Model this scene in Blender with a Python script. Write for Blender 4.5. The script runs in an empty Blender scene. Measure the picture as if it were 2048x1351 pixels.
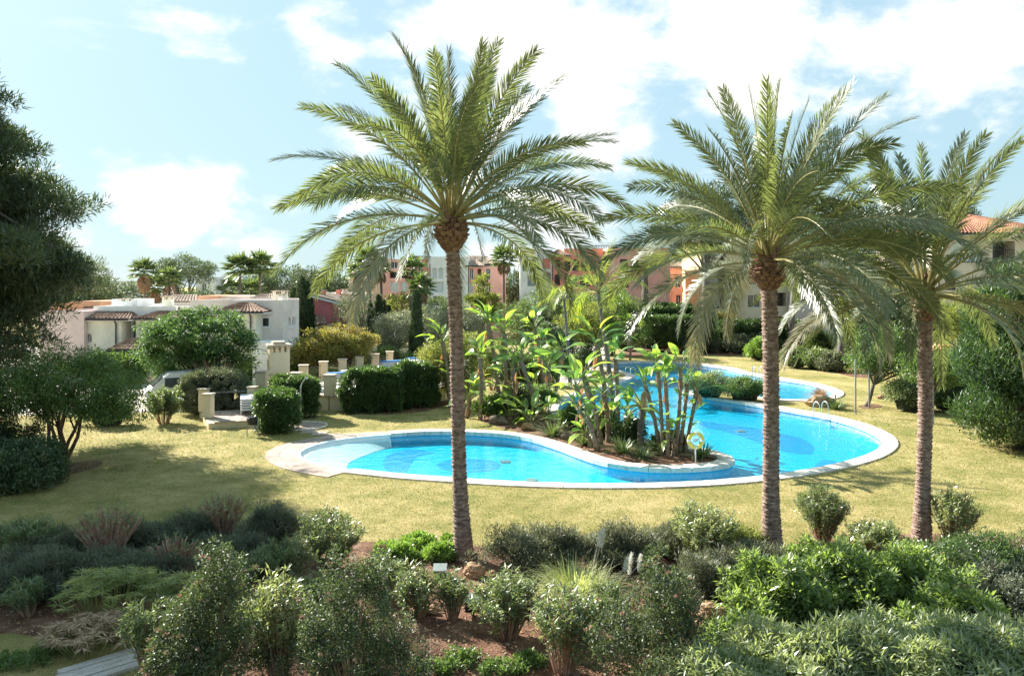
import bpy, math, random
import numpy as np
from mathutils import Vector, Matrix
from mathutils.geometry import tessellate_polygon

# ------------------------------------------------------------------ camera, sky, sun, exposure
SC = bpy.context.scene
COL = SC.collection
F, CX, HY, H = 1600.0, 1024.0, 570.0, 7.0        # lens in photo pixels, horizon row, eye height (m)
SUN_AZ, SUN_EL = math.radians(48), math.radians(31)   # sun: degrees left of straight ahead, elevation
cam = bpy.data.cameras.new("camera"); camo = bpy.data.objects.new("camera", cam); COL.objects.link(camo)
camo.location = (0, 0, H); camo.rotation_euler = (math.radians(90), 0, 0)
cam.sensor_width = 36.0; cam.lens = 36.0 * F / 2048.0
cam.shift_y = -(675.5 - HY) / 2048.0
cam.clip_start = 0.1; cam.clip_end = 4000
SC.camera = camo
SUNV = Vector((-math.sin(SUN_AZ) * math.cos(SUN_EL), math.cos(SUN_AZ) * math.cos(SUN_EL), math.sin(SUN_EL)))
sl = bpy.data.lights.new("sun", 'SUN'); sl.energy = 4.7; sl.angle = math.radians(0.5); sl.color = (1.0, 0.945, 0.86)
so = bpy.data.objects.new("sun", sl); COL.objects.link(so); so.rotation_euler = SUNV.to_track_quat('Z', 'Y').to_euler()
SC.view_settings.view_transform = 'Standard'; SC.view_settings.look = 'None'
SC.view_settings.exposure = 1.7; SC.view_settings.gamma = 1.0; SC.view_settings.use_curve_mapping = False
SC.cycles.max_bounces = 5; SC.cycles.transparent_max_bounces = 8; SC.cycles.diffuse_bounces = 3
SC.cycles.glossy_bounces = 2; SC.cycles.transmission_bounces = 2; SC.cycles.volume_bounces = 1
SC.cycles.use_denoising = True; SC.cycles.denoiser = 'OPENIMAGEDENOISE'; SC.cycles.denoising_prefilter = 'NONE'; SC.cycles.denoising_input_passes = 'RGB_ALBEDO_NORMAL'; SC.cycles.sample_clamp_indirect = 6.0
SC.cycles.caustics_reflective = False; SC.cycles.caustics_refractive = False

def nd(t, kind, **kw):
    n = t.nodes.new(kind)
    for k, v in kw.items():
        if k.startswith('i_'): n.inputs[k[2:].replace('_', ' ')].default_value = v
        else: setattr(n, k, v)
    return n
def mth(t, op, a, b=None, c=None, clamp=False):
    n = t.nodes.new('ShaderNodeMath'); n.operation = op; n.use_clamp = clamp
    for i, x in enumerate((a, b, c)):
        if x is None: continue
        if isinstance(x, (int, float)): n.inputs[i].default_value = x
        else: t.links.new(x, n.inputs[i])
    return n.outputs[0]

def make_world():
    w = bpy.data.worlds.new("World"); SC.world = w; w.use_nodes = True
    t = w.node_tree; t.nodes.clear(); L = t.links.new
    out = nd(t, 'ShaderNodeOutputWorld'); bg = nd(t, 'ShaderNodeBackground'); bg.inputs['Strength'].default_value = 0.1
    sky = nd(t, 'ShaderNodeTexSky', sky_type='NISHITA', sun_disc=False)
    sky.sun_elevation = SUN_EL; sky.sun_rotation = -SUN_AZ; sky.altitude = 0; sky.air_density = 1.0; sky.dust_density = 0.6; sky.ozone_density = 2.2
    tc = nd(t, 'ShaderNodeTexCoord')
    mp = nd(t, 'ShaderNodeMapping'); mp.inputs['Scale'].default_value = (1.0, 1.0, 1.9); L(tc.outputs['Generated'], mp.inputs['Vector'])
    n1 = nd(t, 'ShaderNodeTexNoise', i_Scale=4.6, i_Detail=11.0, i_Roughness=0.6, i_Lacunarity=2.1); L(mp.outputs[0], n1.inputs['Vector'])
    n1.inputs['Distortion'].default_value = 0.25
    n2 = nd(t, 'ShaderNodeTexNoise', i_Scale=10.0, i_Detail=8.0, i_Roughness=0.62); L(mp.outputs[0], n2.inputs['Vector'])
    # cloud banks: (px, py, angular size) of the banks in view, the noise goes on all round the sky
    banks = [(650, 110, .05), (830, 130, .06), (1010, 60, .075), (1220, 70, .09), (1400, 60, .06), (1520, 110, .07), (1720, 140, .07),
             (1900, 140, .07), (2000, 40, .05), (700, 265, .042), (1200, 285, .042), (1270, 270, .035), (1180, 330, .05), (240, 365, .038), (430, 370, .04), (330, 395, .045), (1800, 60, .06),
             (560, 500, .06), (1120, 440, .06), (60, 420, .05)]
    acc = None
    for px, py, s in banks:
        d = Vector(((px - CX) / F, 1.0, (HY - py) / F)).normalized()
        dp = nd(t, 'ShaderNodeVectorMath', operation='DISTANCE'); L(tc.outputs['Generated'], dp.inputs[0]); dp.inputs[1].default_value = d
        g = mth(t, 'SMOOTHSTEP' if False else 'MULTIPLY', dp.outputs['Value'], 1.0 / (s * 1.35))
        g = mth(t, 'SUBTRACT', 1.0, g, clamp=True)
        acc = g if acc is None else mth(t, 'MAXIMUM', acc, g)
    den = mth(t, 'MULTIPLY_ADD', mth(t, 'POWER', acc, .6), 0.26, mth(t, 'MULTIPLY_ADD', n2.outputs[0], 0.34, n1.outputs[0]))
    mr = nd(t, 'ShaderNodeMapRange', interpolation_type='SMOOTHSTEP'); L(den, mr.inputs['Value'])
    mr.inputs['From Min'].default_value = 0.74; mr.inputs['From Max'].default_value = 0.97
    # thin veil that brightens towards the horizon
    sx = nd(t, 'ShaderNodeSeparateXYZ'); L(tc.outputs['Generated'], sx.inputs[0])
    vl = nd(t, 'ShaderNodeMapRange'); L(sx.outputs['Z'], vl.inputs['Value'])
    vl.inputs['From Min'].default_value = 0.0; vl.inputs['From Max'].default_value = 0.45; vl.inputs['To Min'].default_value = 0.93; vl.inputs['To Max'].default_value = 0.82
    m0 = nd(t, 'ShaderNodeMix', data_type='RGBA'); L(vl.outputs[0], m0.inputs['Factor']); L(sky.outputs[0], m0.inputs['A']); m0.inputs['B'].default_value = (1.58, 2.3, 2.58, 1)
    m1 = nd(t, 'ShaderNodeMix', data_type='RGBA'); L(mr.outputs[0], m1.inputs['Factor']); L(m0.outputs['Result'], m1.inputs['A']); m1.inputs['B'].default_value = (4.1, 4.0, 3.98, 1)
    L(m1.outputs['Result'], bg.inputs['Color']); L(bg.outputs[0], out.inputs['Surface'])
make_world()

# ------------------------------------------------------------------ helpers
def gp(px, py, z=0.0):                                   # a point of level z seen at that pixel
    Y = (H - z) * F / (py - HY); return ((px - CX) / F * Y, Y)
def fx(px, Y): return (px - CX) / F * Y
def fz(py, Y): return H - (py - HY) / F * Y
def s2l(r, g, b):
    f = lambda c: (c / 255 / 12.92) if c <= 10 else ((c / 255 + .055) / 1.055) ** 2.4
    return (f(r), f(g), f(b))

def tag(o, label=None, cat=None, group=None, kind=None):
    if label: o['label'] = label
    if cat: o['category'] = cat
    if group: o['group'] = group
    if kind: o['kind'] = kind
    return o
def empty(name, loc, label, cat, group=None, rz=0.0):
    o = bpy.data.objects.new(name, None); COL.objects.link(o); o.empty_display_size = 0.1
    o.location = loc; o.rotation_euler = (0, 0, rz)
    return tag(o, label, cat, group)
def link(name, me, mat, parent=None, loc=None, rot=None, scale=None):
    o = bpy.data.objects.new(name, me); COL.objects.link(o)
    if mat is not None and not me.materials: me.materials.append(mat)
    if parent: o.parent = parent
    if loc is not None: o.location = loc
    if rot is not None: o.rotation_euler = rot
    if scale is not None: o.scale = scale
    return o
def copy_tree(o, parent=None):
    c = o.copy(); COL.objects.link(c); c.parent = parent
    for ch in o.children: copy_tree(ch, c)
    return c
def wloc(p):
    v = Vector((0, 0, 0))
    while p is not None: v = v + p.location; p = p.parent
    return v
def np_mesh(name, V, Q, smooth=False):
    V = np.asarray(V, dtype=np.float32).reshape(-1, 3); Q = np.asarray(Q, dtype=np.int32); k = Q.shape[1]; m = Q.shape[0]
    me = bpy.data.meshes.new(name)
    me.vertices.add(len(V)); me.vertices.foreach_set('co', V.ravel())
    me.loops.add(m * k); me.loops.foreach_set('vertex_index', Q.ravel())
    me.polygons.add(m); me.polygons.foreach_set('loop_start', np.arange(0, m * k, k, dtype=np.int32))
    if smooth: me.polygons.foreach_set('use_smooth', np.ones(m, dtype=bool))
    me.update(calc_edges=True)
    return me

class MB:                                                # collects shapes in world space, then builds ONE mesh
    def __init__(s): s.v = []; s.f = []
    def add(s, vs, fs):
        o = len(s.v); s.v += [tuple(v) for v in vs]; s.f += [tuple(i + o for i in f) for f in fs]; return s
    def box(s, x0, x1, y0, y1, z0, z1, M=None):
        vs = [(x0, y0, z0), (x1, y0, z0), (x1, y1, z0), (x0, y1, z0), (x0, y0, z1), (x1, y0, z1), (x1, y1, z1), (x0, y1, z1)]
        if M is not None: vs = [M @ Vector(v) for v in vs]
        return s.add(vs, [(0, 3, 2, 1), (4, 5, 6, 7), (0, 1, 5, 4), (1, 2, 6, 5), (2, 3, 7, 6), (3, 0, 4, 7)])
    def prism(s, pts, z0, z1):
        n = len(pts); vs = [(p[0], p[1], z0) for p in pts] + [(p[0], p[1], z1) for p in pts]
        return s.add(vs, [tuple(range(n - 1, -1, -1)), tuple(range(n, 2 * n))] + [(i, (i + 1) % n, n + (i + 1) % n, n + i) for i in range(n)])
    def tube(s, pts, rad, n=6, cap=True):
        P = [Vector(p) for p in pts]; k = len(P); base = len(s.v)
        if isinstance(rad, (int, float)): rad = [rad] * k
        ref = Vector((0.31, 0.83, 0.47))
        for i in range(k):
            T = (P[min(i + 1, k - 1)] - P[max(i - 1, 0)])
            T = T.normalized() if T.length > 1e-9 else Vector((0, 0, 1))
            A = T.cross(ref).normalized(); B = T.cross(A)
            for j in range(n):
                a = 2 * math.pi * j / n; s.v.append(tuple(P[i] + A * (rad[i] * math.cos(a)) + B * (rad[i] * math.sin(a))))
        for i in range(k - 1):
            for j in range(n):
                a = base + i * n + j; b = base + i * n + (j + 1) % n; s.f.append((a, b, b + n, a + n))
        if cap: s.f.append(tuple(base + j for j in range(n - 1, -1, -1))); s.f.append(tuple(base + (k - 1) * n + j for j in range(n)))
        return s
    def build(s, name, mat, parent=None, smooth=False, local=False, top=None):
        o = wloc(parent) if (parent and not local) else Vector((0, 0, 0))
        me = bpy.data.meshes.new(name); me.from_pydata([(v[0] - o.x, v[1] - o.y, v[2] - o.z) for v in s.v], [], s.f); me.update()
        if smooth: me.polygons.foreach_set('use_smooth', [True] * len(me.polygons))
        return link(name, me, mat, parent)

def smooth_curve(pts, per=8, closed=True):
    n = len(pts); out = []
    P = [np.array(p, float) for p in pts]
    rng = range(n) if closed else range(n - 1)
    for i in rng:
        if closed: a, b, c, d = P[(i - 1) % n], P[i], P[(i + 1) % n], P[(i + 2) % n]
        else: a, b, c, d = P[max(i - 1, 0)], P[i], P[i + 1], P[min(i + 2, n - 1)]
        for k in range(per):
            t = k / per
            out.append(.5 * ((2 * b) + (-a + c) * t + (2 * a - 5 * b + 4 * c - d) * t * t + (-a + 3 * b - 3 * c + d) * t ** 3))
    if not closed: out.append(P[-1])
    return np.array(out)
def resample(P, step, closed=True):
    Q = np.vstack([P, P[:1]]) if closed else P
    d = np.r_[0, np.cumsum(np.linalg.norm(np.diff(Q, axis=0), axis=1))]
    n = max(3, int(round(d[-1] / step))); t = np.linspace(0, d[-1], n + 1)
    R = np.stack([np.interp(t, d, Q[:, i]) for i in range(Q.shape[1])], 1)
    return R[:-1] if closed else R
def inside(poly, x, y):
    x = np.asarray(x, float); y = np.asarray(y, float); r = np.zeros(x.shape, bool); n = len(poly); j = n - 1
    for i in range(n):
        xi, yi = poly[i]; xj, yj = poly[j]
        c = ((yi > y) != (yj > y)) & (x < (xj - xi) * (y - yi) / ((yj - yi) + 1e-12) + xi); r ^= c; j = i
    return r
def flat_poly(mb, pts, z):                               # filled sheet of a polygon at level z (z may be a function)
    zz = z if callable(z) else (lambda x, y: z)
    tr = tessellate_polygon([[Vector((p[0], p[1], 0)) for p in pts]])
    vs = [(p[0], p[1], zz(p[0], p[1])) for p in pts]; fs = []
    for a, b, c in tr:
        A, B, C = vs[a], vs[b], vs[c]
        up = (B[0] - A[0]) * (C[1] - A[1]) - (B[1] - A[1]) * (C[0] - A[0])
        fs.append((a, b, c) if up > 0 else (a, c, b))
    return mb.add(vs, fs)

# ------------------------------------------------------------------ materials
def new_mat(name):
    m = bpy.data.materials.new(name); m.use_nodes = True; t = m.node_tree; t.nodes.clear()
    out = t.nodes.new('ShaderNodeOutputMaterial'); return m, t, out
def ramp(t, fac, cols, pos=None, interp='LINEAR'):
    r = t.nodes.new('ShaderNodeValToRGB'); r.color_ramp.interpolation = interp; e = r.color_ramp.elements
    while len(e) < len(cols): e.new(0.5)
    for i, c in enumerate(cols):
        e[i].position = pos[i] if pos else i / max(1, len(cols) - 1); e[i].color = (*c, 1)
    t.links.new(fac, r.inputs[0]); return r.outputs[0]
def noise(t, scale, detail=4, rough=.55, vec=None, stretch=None, dist=0.0):
    n = nd(t, 'ShaderNodeTexNoise', i_Scale=scale, i_Detail=detail, i_Roughness=rough, i_Distortion=dist)
    if vec is None:
        tc = nd(t, 'ShaderNodeTexCoord'); vec = tc.outputs['Object']
    if stretch:
        mp = nd(t, 'ShaderNodeMapping'); mp.inputs['Scale'].default_value = stretch; t.links.new(vec, mp.inputs['Vector']); vec = mp.outputs[0]
    t.links.new(vec, n.inputs['Vector']); return n.outputs[0]
def mixc(t, f, a, b, mode='MIX'):
    m = nd(t, 'ShaderNodeMix', data_type='RGBA', blend_type=mode)
    for k, x in (('Factor', f), ('A', a), ('B', b)):
        if isinstance(x, tuple): m.inputs[k].default_value = (*x, 1) if len(x) == 3 else x
        elif isinstance(x, (int, float)): m.inputs[k].default_value = x
        else: t.links.new(x, m.inputs[k])
    return m.outputs['Result']
def mat_plain(name, cols, scale=3.0, detail=5, rough=.75, bump=.0, bscale=30.0, metal=0.0, spec=.35, pos=None, stretch=None, fine=None, each=0.0):
    """solid surface: noise blends the given colours; optional fine speckle and relief"""
    m, t, out = new_mat(name)
    b = nd(t, 'ShaderNodeBsdfPrincipled'); b.inputs['Roughness'].default_value = rough; b.inputs['Metallic'].default_value = metal
    b.inputs['Specular IOR Level'].default_value = spec
    if len(cols) == 1: cols = [tuple(c * .88 for c in cols[0]), cols[0], tuple(min(1, c * 1.08) for c in cols[0])]
    c = ramp(t, noise(t, scale, detail, stretch=stretch), cols, pos or [.3 + .4 * i / (len(cols) - 1) for i in range(len(cols))])
    if fine: c = mixc(t, fine[1], c, ramp(t, noise(t, fine[0], 3, .6), [(.35, .35, .35), (1.3, 1.3, 1.3)], [.3, .7]), 'MULTIPLY')
    if each:                                             # every piece its own tone
        oi = nd(t, 'ShaderNodeObjectInfo'); k = mth(t, 'MULTIPLY_ADD', oi.outputs['Random'], each, 1 - each * .6); cc = nd(t, 'ShaderNodeCombineColor')
        for q in range(3): t.links.new(k, cc.inputs[q])
        c = mixc(t, 1.0, c, cc.outputs[0], 'MULTIPLY')
    t.links.new(c, b.inputs['Base Color'])
    if bump:
        bp = nd(t, 'ShaderNodeBump', i_Strength=bump, i_Distance=0.05); t.links.new(noise(t, bscale, 5, .6, stretch=stretch), bp.inputs['Height']); t.links.new(bp.outputs[0], b.inputs['Normal'])
    t.links.new(b.outputs[0], out.inputs['Surface']); return m
GAIN = 2.0
def soft(q):                                              # leaf tone: a little greyer and lighter than the pigment
    y = .3 * q[0] + .6 * q[1] + .1 * q[2]; return tuple(min(.75, GAIN * (x * .86 + y * .14)) for x in q)
def mat_leaf(name, cols, trans=.35, rough=.45, spec=.4, tcol=None, pos=None, patch=.5, pscale=1.2):
    """leaf blades: each blade its own tone out of cols, plus patches of tone; light passes through"""
    m, t, out = new_mat(name); L = t.links.new
    g = nd(t, 'ShaderNodeNewGeometry'); f = g.outputs['Random Per Island']
    if patch:
        oi = nd(t, 'ShaderNodeObjectInfo'); va = nd(t, 'ShaderNodeVectorMath', operation='ADD'); tc = nd(t, 'ShaderNodeTexCoord')
        L(tc.outputs['Object'], va.inputs[0]); L(oi.outputs['Location'], va.inputs[1])
        nz = noise(t, pscale, 3, .5, vec=va.outputs[0])
        nz = mth(t, 'MULTIPLY_ADD', mth(t, 'SUBTRACT', nz, .5), 2.2, .5, clamp=True)
        f = mth(t, 'ADD', mth(t, 'MULTIPLY', f, 1 - patch), mth(t, 'MULTIPLY', nz, patch), clamp=True)
    c = ramp(t, f, [soft(q) for q in cols], pos)
    d = nd(t, 'ShaderNodeBsdfPrincipled'); d.inputs['Roughness'].default_value = rough; d.inputs['Specular IOR Level'].default_value = spec; L(c, d.inputs['Base Color'])
    tr = nd(t, 'ShaderNodeBsdfTranslucent')
    L(mixc(t, 1.0, c, tcol or (1.3, 1.4, .6), 'MULTIPLY'), tr.inputs['Color'])
    mx = nd(t, 'ShaderNodeMixShader'); mx.inputs[0].default_value = trans; L(d.outputs[0], mx.inputs[1]); L(tr.outputs[0], mx.inputs[2])
    L(mx.outputs[0], out.inputs['Surface']); return m
M = {}
M['core'] = mat_plain('core', [(.018, .024, .012), (.03, .036, .018)], 6, 4, .95)  # dark tone of the solids added inside bushes to block light
M['cane'] = mat_plain('cane', [(.26, .14, .10), (.42, .25, .18), (.55, .36, .27)], 9, 4, .85)
M['bark'] = mat_plain('bark', [(.07, .05, .04), (.14, .10, .075), (.2, .15, .11)], 6, 6, .9, .8, 18, stretch=(1, 1, .25), fine=(40, .6))
M['bark_grey'] = mat_plain('bark_grey', [(.10, .085, .075), (.2, .17, .15), (.28, .24, .2)], 5, 6, .9, .8, 16, stretch=(1, 1, .3), fine=(40, .5))
M['bark_red'] = mat_plain('bark_red', [(.09, .045, .03), (.17, .09, .06), (.24, .15, .10)], 6, 6, .9, .6, 20, stretch=(1, 1, .3), fine=(50, .5))
M['twig'] = mat_plain('twig', [(.18, .10, .07), (.32, .19, .13), (.44, .29, .21)], 9, 4, .85)
M['palm_trunk'] = mat_plain('palm_trunk', [(.15, .095, .075), (.34, .235, .19), (.52, .4, .33)], 7, 8, .95, .9, 30, stretch=(1, 1, 1.8), fine=(35, .7))
M['palm_boot'] = mat_plain('palm_boot', [(.12, .065, .045), (.27, .155, .105), (.46, .31, .22)], 8, 8, .95, .8, 25, fine=(30, .7))
M['rachis'] = mat_plain('rachis', [(.20, .19, .07), (.30, .27, .11), (.34, .27, .12)], 3, 3, .5)
M['palm_leaf'] = mat_leaf('palm_leaf', [(.046, .06, .032), (.07, .086, .044), (.1, .115, .06), (.15, .155, .085)], .36, .36, .6, (1.25, 1.35, .55), patch=.55, pscale=.8)
M['palm_leaf_old'] = mat_leaf('palm_leaf_old', [(.09, .095, .05), (.13, .13, .07), (.18, .165, .10), (.25, .215, .15)], .28, 0.36, 0.7, (1.3, 1.15, .6), patch=.5, pscale=1)
M['palm_green'] = mat_leaf('palm_green', [(.05, .075, .03), (.08, .115, .045), (.12, .15, .06)], .3, .4, .5)
M['queen_leaf'] = mat_leaf('queen_leaf', [(.08, .12, .025), (.15, .18, .032), (.25, .24, .04)], .45, .4, .4, (1.4, 1.4, .35))
M['fan_dead'] = mat_leaf('fan_dead', [(.14, .09, .055), (.22, .15, .09), (.3, .21, .13)], .15, .7, .2, (1.2, 1.1, .8))
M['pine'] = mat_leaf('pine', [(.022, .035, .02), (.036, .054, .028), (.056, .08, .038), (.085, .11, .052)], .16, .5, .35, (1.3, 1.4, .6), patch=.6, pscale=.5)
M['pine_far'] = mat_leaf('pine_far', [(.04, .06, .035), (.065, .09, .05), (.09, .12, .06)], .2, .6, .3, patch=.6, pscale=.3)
M['cypress'] = mat_leaf('cypress', [(.016, .03, .014), (.028, .048, .02), (.045, .066, .028)], .15, .6, .25)
M['conifer'] = mat_leaf('conifer', [(.016, .034, .015), (.026, .054, .02), (.046, .08, .025), (.1, .11, .032)], 0.35, 0.45, 0.45, patch=.6, pscale=.7)
M['olive'] = mat_leaf('olive', [(.10, .115, .075), (.15, .165, .11), (.21, .225, .16)], .25, .5, .4, (1.2, 1.2, .7))
M['green'] = mat_leaf('green', [(.03, .055, .018), (.05, .085, .024), (.08, .125, .033), (.12, .165, .04)], 0.42, 0.4, 0.5)
M['locust'] = mat_leaf('locust', [(.022, .045, .024), (.034, .07, .032), (.055, .105, .036), (.12, .165, .042)], 0.45, 0.52, 0.35, patch=.4)
M['dark'] = mat_leaf('dark', [(.024, .04, .018), (.038, .062, .026), (.055, .085, .034), (.08, .11, .042)], .2, 0.42, 0.5)
M['yellow'] = mat_leaf('yellow', [(.06, .085, .026), (.11, .125, .034), (.2, .17, .04), (.29, .18, .05)], .4, .5, .3, (1.35, 1.25, .5), patch=.5, pscale=.6)
M['yellow_green'] = mat_leaf('yellow_green', [(.045, .066, .022), (.08, .10, .028), (.14, .15, .034), (.26, .23, .035)], 0.45, .5, .35, patch=.6, pscale=.7)
M['hedge'] = mat_leaf('hedge', [(.022, .045, .018), (.035, .066, .022), (.055, .095, .028), (.09, .14, .035)], 0.4, 0.36, 0.7)
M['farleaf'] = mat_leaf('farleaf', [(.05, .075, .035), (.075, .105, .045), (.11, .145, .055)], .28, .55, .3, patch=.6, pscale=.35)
M['greyleaf'] = mat_leaf('greyleaf', [(.06, .07, .045), (.09, .105, .065), (.13, .14, .09)], .2, .55, .3)
M['banana'] = mat_leaf('banana', [(.05, .10, .024), (.085, .15, .035), (.14, .21, .045), (.24, .29, .06)], .48, 0.32, 0.6, (1.4, 1.5, .45), patch=.0)
M['banana_dry'] = mat_leaf('banana_dry', [(.17, .09, .05), (.26, .14, .07), (.38, .21, .09)], .3, .7, .2, (1.3, 1.0, .6), patch=.3)
M['banana_stem'] = mat_plain('banana_stem', [(.13, .085, .06), (.28, .2, .14), (.38, .29, .21)], 6, 6, .9, .8, 20, stretch=(1, 1, 3), fine=(30, .5))
M['petiole'] = mat_plain('petiole', [(.14, .17, .05), (.2, .23, .07), (.26, .24, .1)], 4, 3, .5)
M['oleander'] = mat_leaf('oleander', [(.05, .075, .04), (.078, .11, .056), (.115, .15, .076), (.17, .195, .11)], 0.4, 0.38, 0.65, (1.35, 1.4, .6), patch=.4)
M['oleander_pale'] = mat_leaf('oleander_pale', [(.085, .11, .06), (.125, .155, .085), (.18, .21, .115), (.25, .265, .155)], 0.45, 0.34, 0.75, (1.3, 1.35, .6), patch=.4)
M['bright'] = mat_leaf('bright', [(.05, .08, .03), (.085, .125, .045), (.13, .175, .066), (.19, .235, .09)], 0.55, 0.36, 0.7, (1.3, 1.4, .5), patch=.4)
M['lime'] = mat_leaf('lime', [(.07, .12, .02), (.11, .18, .03), (.17, .24, .045)], 0.45, .45, .4)
M['rosemary'] = mat_leaf('rosemary', [(.045, .052, .034), (.068, .078, .05), (.098, .108, .068), (.13, .135, .085)], 0.3, 0.5, 0.45, (1.2, 1.2, .7), patch=.5)
M['rosemary_dark'] = mat_leaf('rosemary_dark', [(.055, .066, .046), (.082, .096, .066), (.12, .135, .09)], 0.3, .55, .35, (1.2, 1.2, .7), patch=.5)
M['viburnum'] = mat_leaf('viburnum', [(.024, .036, .02), (.038, .054, .028), (.058, .08, .038), (.09, .114, .05)], 0.36, 0.5, 0.42, patch=.5, pscale=1.5)
M['flower'] = mat_leaf('flower', [(.16, .085, .06), (.22, .13, .09), (.28, .19, .14)], .2, .8, .1, (1.1, 1.0, .8), patch=0)
M['pampas'] = mat_leaf('pampas', [(.12, .165, .05), (.18, .22, .075), (.27, .28, .12), (.36, .33, .18)], .35, .45, .4, (1.35, 1.35, .5), patch=.3)
M['plume'] = mat_leaf('plume', [(.55, .46, .32), (.65, .57, .43)], .4, .8, .1, (1.1, 1.05, .9), patch=0)
M['papyrus'] = mat_leaf('papyrus', [(.07, .10, .04), (.11, .145, .05), (.18, .19, .055), (.3, .25, .07)], 0.4, .45, .4, patch=.5, pscale=1.2)
M['straw'] = mat_leaf('straw', [(.16, .1, .06), (.24, .16, .10), (.32, .24, .16)], .2, .7, .2, (1.1, 1.0, .7), patch=.3)
M['grassblade'] = mat_leaf('grassblade', [(.09, .13, .025), (.15, .16, .045), (.24, .2, .085), (.3, .25, .13)], .3, .6, .2, (1.2, 1.15, .6), patch=.62, pscale=.55)
M['flax'] = mat_leaf('flax', [(.04, .065, .025), (.07, .10, .035), (.12, .14, .05)], .25, .38, .5, patch=.2)
def wallm(name, rgb, s=.9): return mat_plain(name, [tuple(c * .86 for c in rgb), rgb, tuple(min(.9, c * 1.08) for c in rgb)], s, 7, .9, .25, 25, spec=.15, fine=(9, .12))
M['w_cream'] = wallm('w_cream', (.82, .77, .64)); M['w_white'] = wallm('w_white', (.86, .85, .82)); M['w_beige'] = wallm('w_beige', (.86, .75, .69))
M['w_orange'] = wallm('w_orange', (.78, .42, .26)); M['w_pinkgrey'] = wallm('w_pinkgrey', (.72, .56, .52)); M['w_red'] = wallm('w_red', (.52, .17, .17))
M['w_tan'] = wallm('w_tan', (.66, .5, .4)); M['w_pink'] = wallm('w_pink', (.86, .46, .39)); M['w_rose'] = wallm('w_rose', (.75, .28, .23))
M['w_ochre'] = wallm('w_ochre', (.74, .6, .36)); M['w_peach'] = wallm('w_peach', (.82, .64, .5)); M['w_mauve'] = wallm('w_mauve', (.62, .52, .47))
M['w_buff'] = wallm('w_buff', (.66, .55, .45)); M['w_sand'] = wallm('w_sand', (.74, .6, .4)); M['w_sandlight'] = wallm('w_sandlight', (.78, .67, .48))
M['tile'] = mat_plain('tile', [(.16, .09, .065), (.27, .155, .11), (.36, .23, .16), (.42, .31, .23)], 2.5, 8, .9, .3, 30, fine=(6, .5))
M['tile_pale'] = mat_plain('tile_pale', [(.33, .24, .18), (.45, .34, .26), (.52, .42, .33)], 2.5, 8, .9, .3, 30, fine=(6, .4))
M['tile_red'] = mat_plain('tile_red', [(.3, .13, .08), (.42, .2, .13), (.5, .28, .19)], 2.5, 8, .9, .3, 30, fine=(6, .4))
M['glass'] = mat_plain('glass', [(.05, .06, .07), (.09, .11, .12)], 1, 3, .12, spec=.7)
M['curtain'] = mat_plain('curtain', [(.45, .5, .5), (.62, .66, .66), (.72, .75, .74)], 2.5, 4, .7, .3, 4, stretch=(6, 6, .2))
M['frame_dark'] = mat_plain('frame_dark', [(.045, .035, .03), (.08, .065, .055)], 5, 3, .5)
M['frame_white'] = mat_plain('frame_white', [(.74, .74, .73), (.8, .8, .79)], 4, 3, .6)
M['gutter'] = mat_plain('gutter', [(.05, .045, .05), (.08, .07, .075)], 3, 3, .45)
M['stone_cap'] = mat_plain('stone_cap', [(.42, .33, .24), (.55, .45, .34), (.62, .53, .42)], 4, 6, .85, .3, 30, fine=(25, .3))
M['iron'] = mat_plain('iron', [(.06, .04, .03), (.12, .075, .055)], 9, 5, .7)
M['steel'] = mat_plain('steel', [(.6, .6, .6), (.72, .72, .72)], 8, 3, .28, metal=1.0)
M['galv'] = mat_plain('galv', [(.3, .3, .31), (.42, .42, .43)], 8, 3, .5, metal=.6)
M['plastic_white'] = mat_plain('plastic_white', [(.7, .71, .73), (.8, .8, .8)], 3, 3, .45)
M['cushion'] = mat_plain('cushion', [(.025, .12, .30), (.04, .2, .45), (.06, .25, .5)], 4, 4, .8)
M['coping'] = mat_plain('coping', [(.56, .49, .41), (.72, .65, .56), (.8, .75, .68)], 5, 6, .75, .25, 30, fine=(30, .3), each=.3)
M['paving'] = mat_plain('paving', [(.33, .25, .2), (.42, .33, .27), (.5, .41, .34)], 2, 6, .85, .3, 25, fine=(14, .3), each=.35)
M['plaza'] = mat_plain('plaza', [(.55, .48, .4), (.66, .6, .51), (.72, .66, .58)], 1.5, 6, .85, .2, 20, fine=(10, .25))
M['rock'] = mat_plain('rock', [(.22, .13, .07), (.42, .27, .15), (.58, .43, .28)], 3.5, 8, .95, 1.0, 8, fine=(18, .5))
M['rock_dark'] = mat_plain('rock_dark', [(.12, .085, .065), (.2, .15, .12), (.28, .22, .18)], 3.5, 8, .95, 1.0, 8, fine=(18, .5))
M['black'] = mat_plain('black', [(.012, .012, .014), (.03, .03, .034)], 9, 4, .35, .4, 10)
M['buoy'] = mat_plain('buoy', [(.75, .55, .08), (.85, .66, .12)], 4, 4, .55); M['orange_strap'] = mat_plain('orange_strap', [(.75, .72, .66)], 4, 4, .6)
M['wood_grey'] = mat_plain('wood_grey', [(.42, .37, .33), (.55, .5, .46), (.66, .61, .57)], 2, 7, .9, .5, 20, stretch=(1, 8, 8), fine=(20, .4))
M['carpaint'] = mat_plain('carpaint', [(.74, .75, .76), (.78, .79, .8)], 1, 2, .25, spec=.6)
M['rubber'] = mat_plain('rubber', [(.02, .02, .02), (.035, .035, .035)], 6, 3, .8)
M['rope'] = mat_plain('rope', [(.5, .45, .36), (.6, .55, .46)], 20, 3, .9)
M['lamp_glass'] = mat_plain('lamp_glass', [(.24, .28, .26), (.32, .36, .34)], 5, 3, .5)
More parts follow.
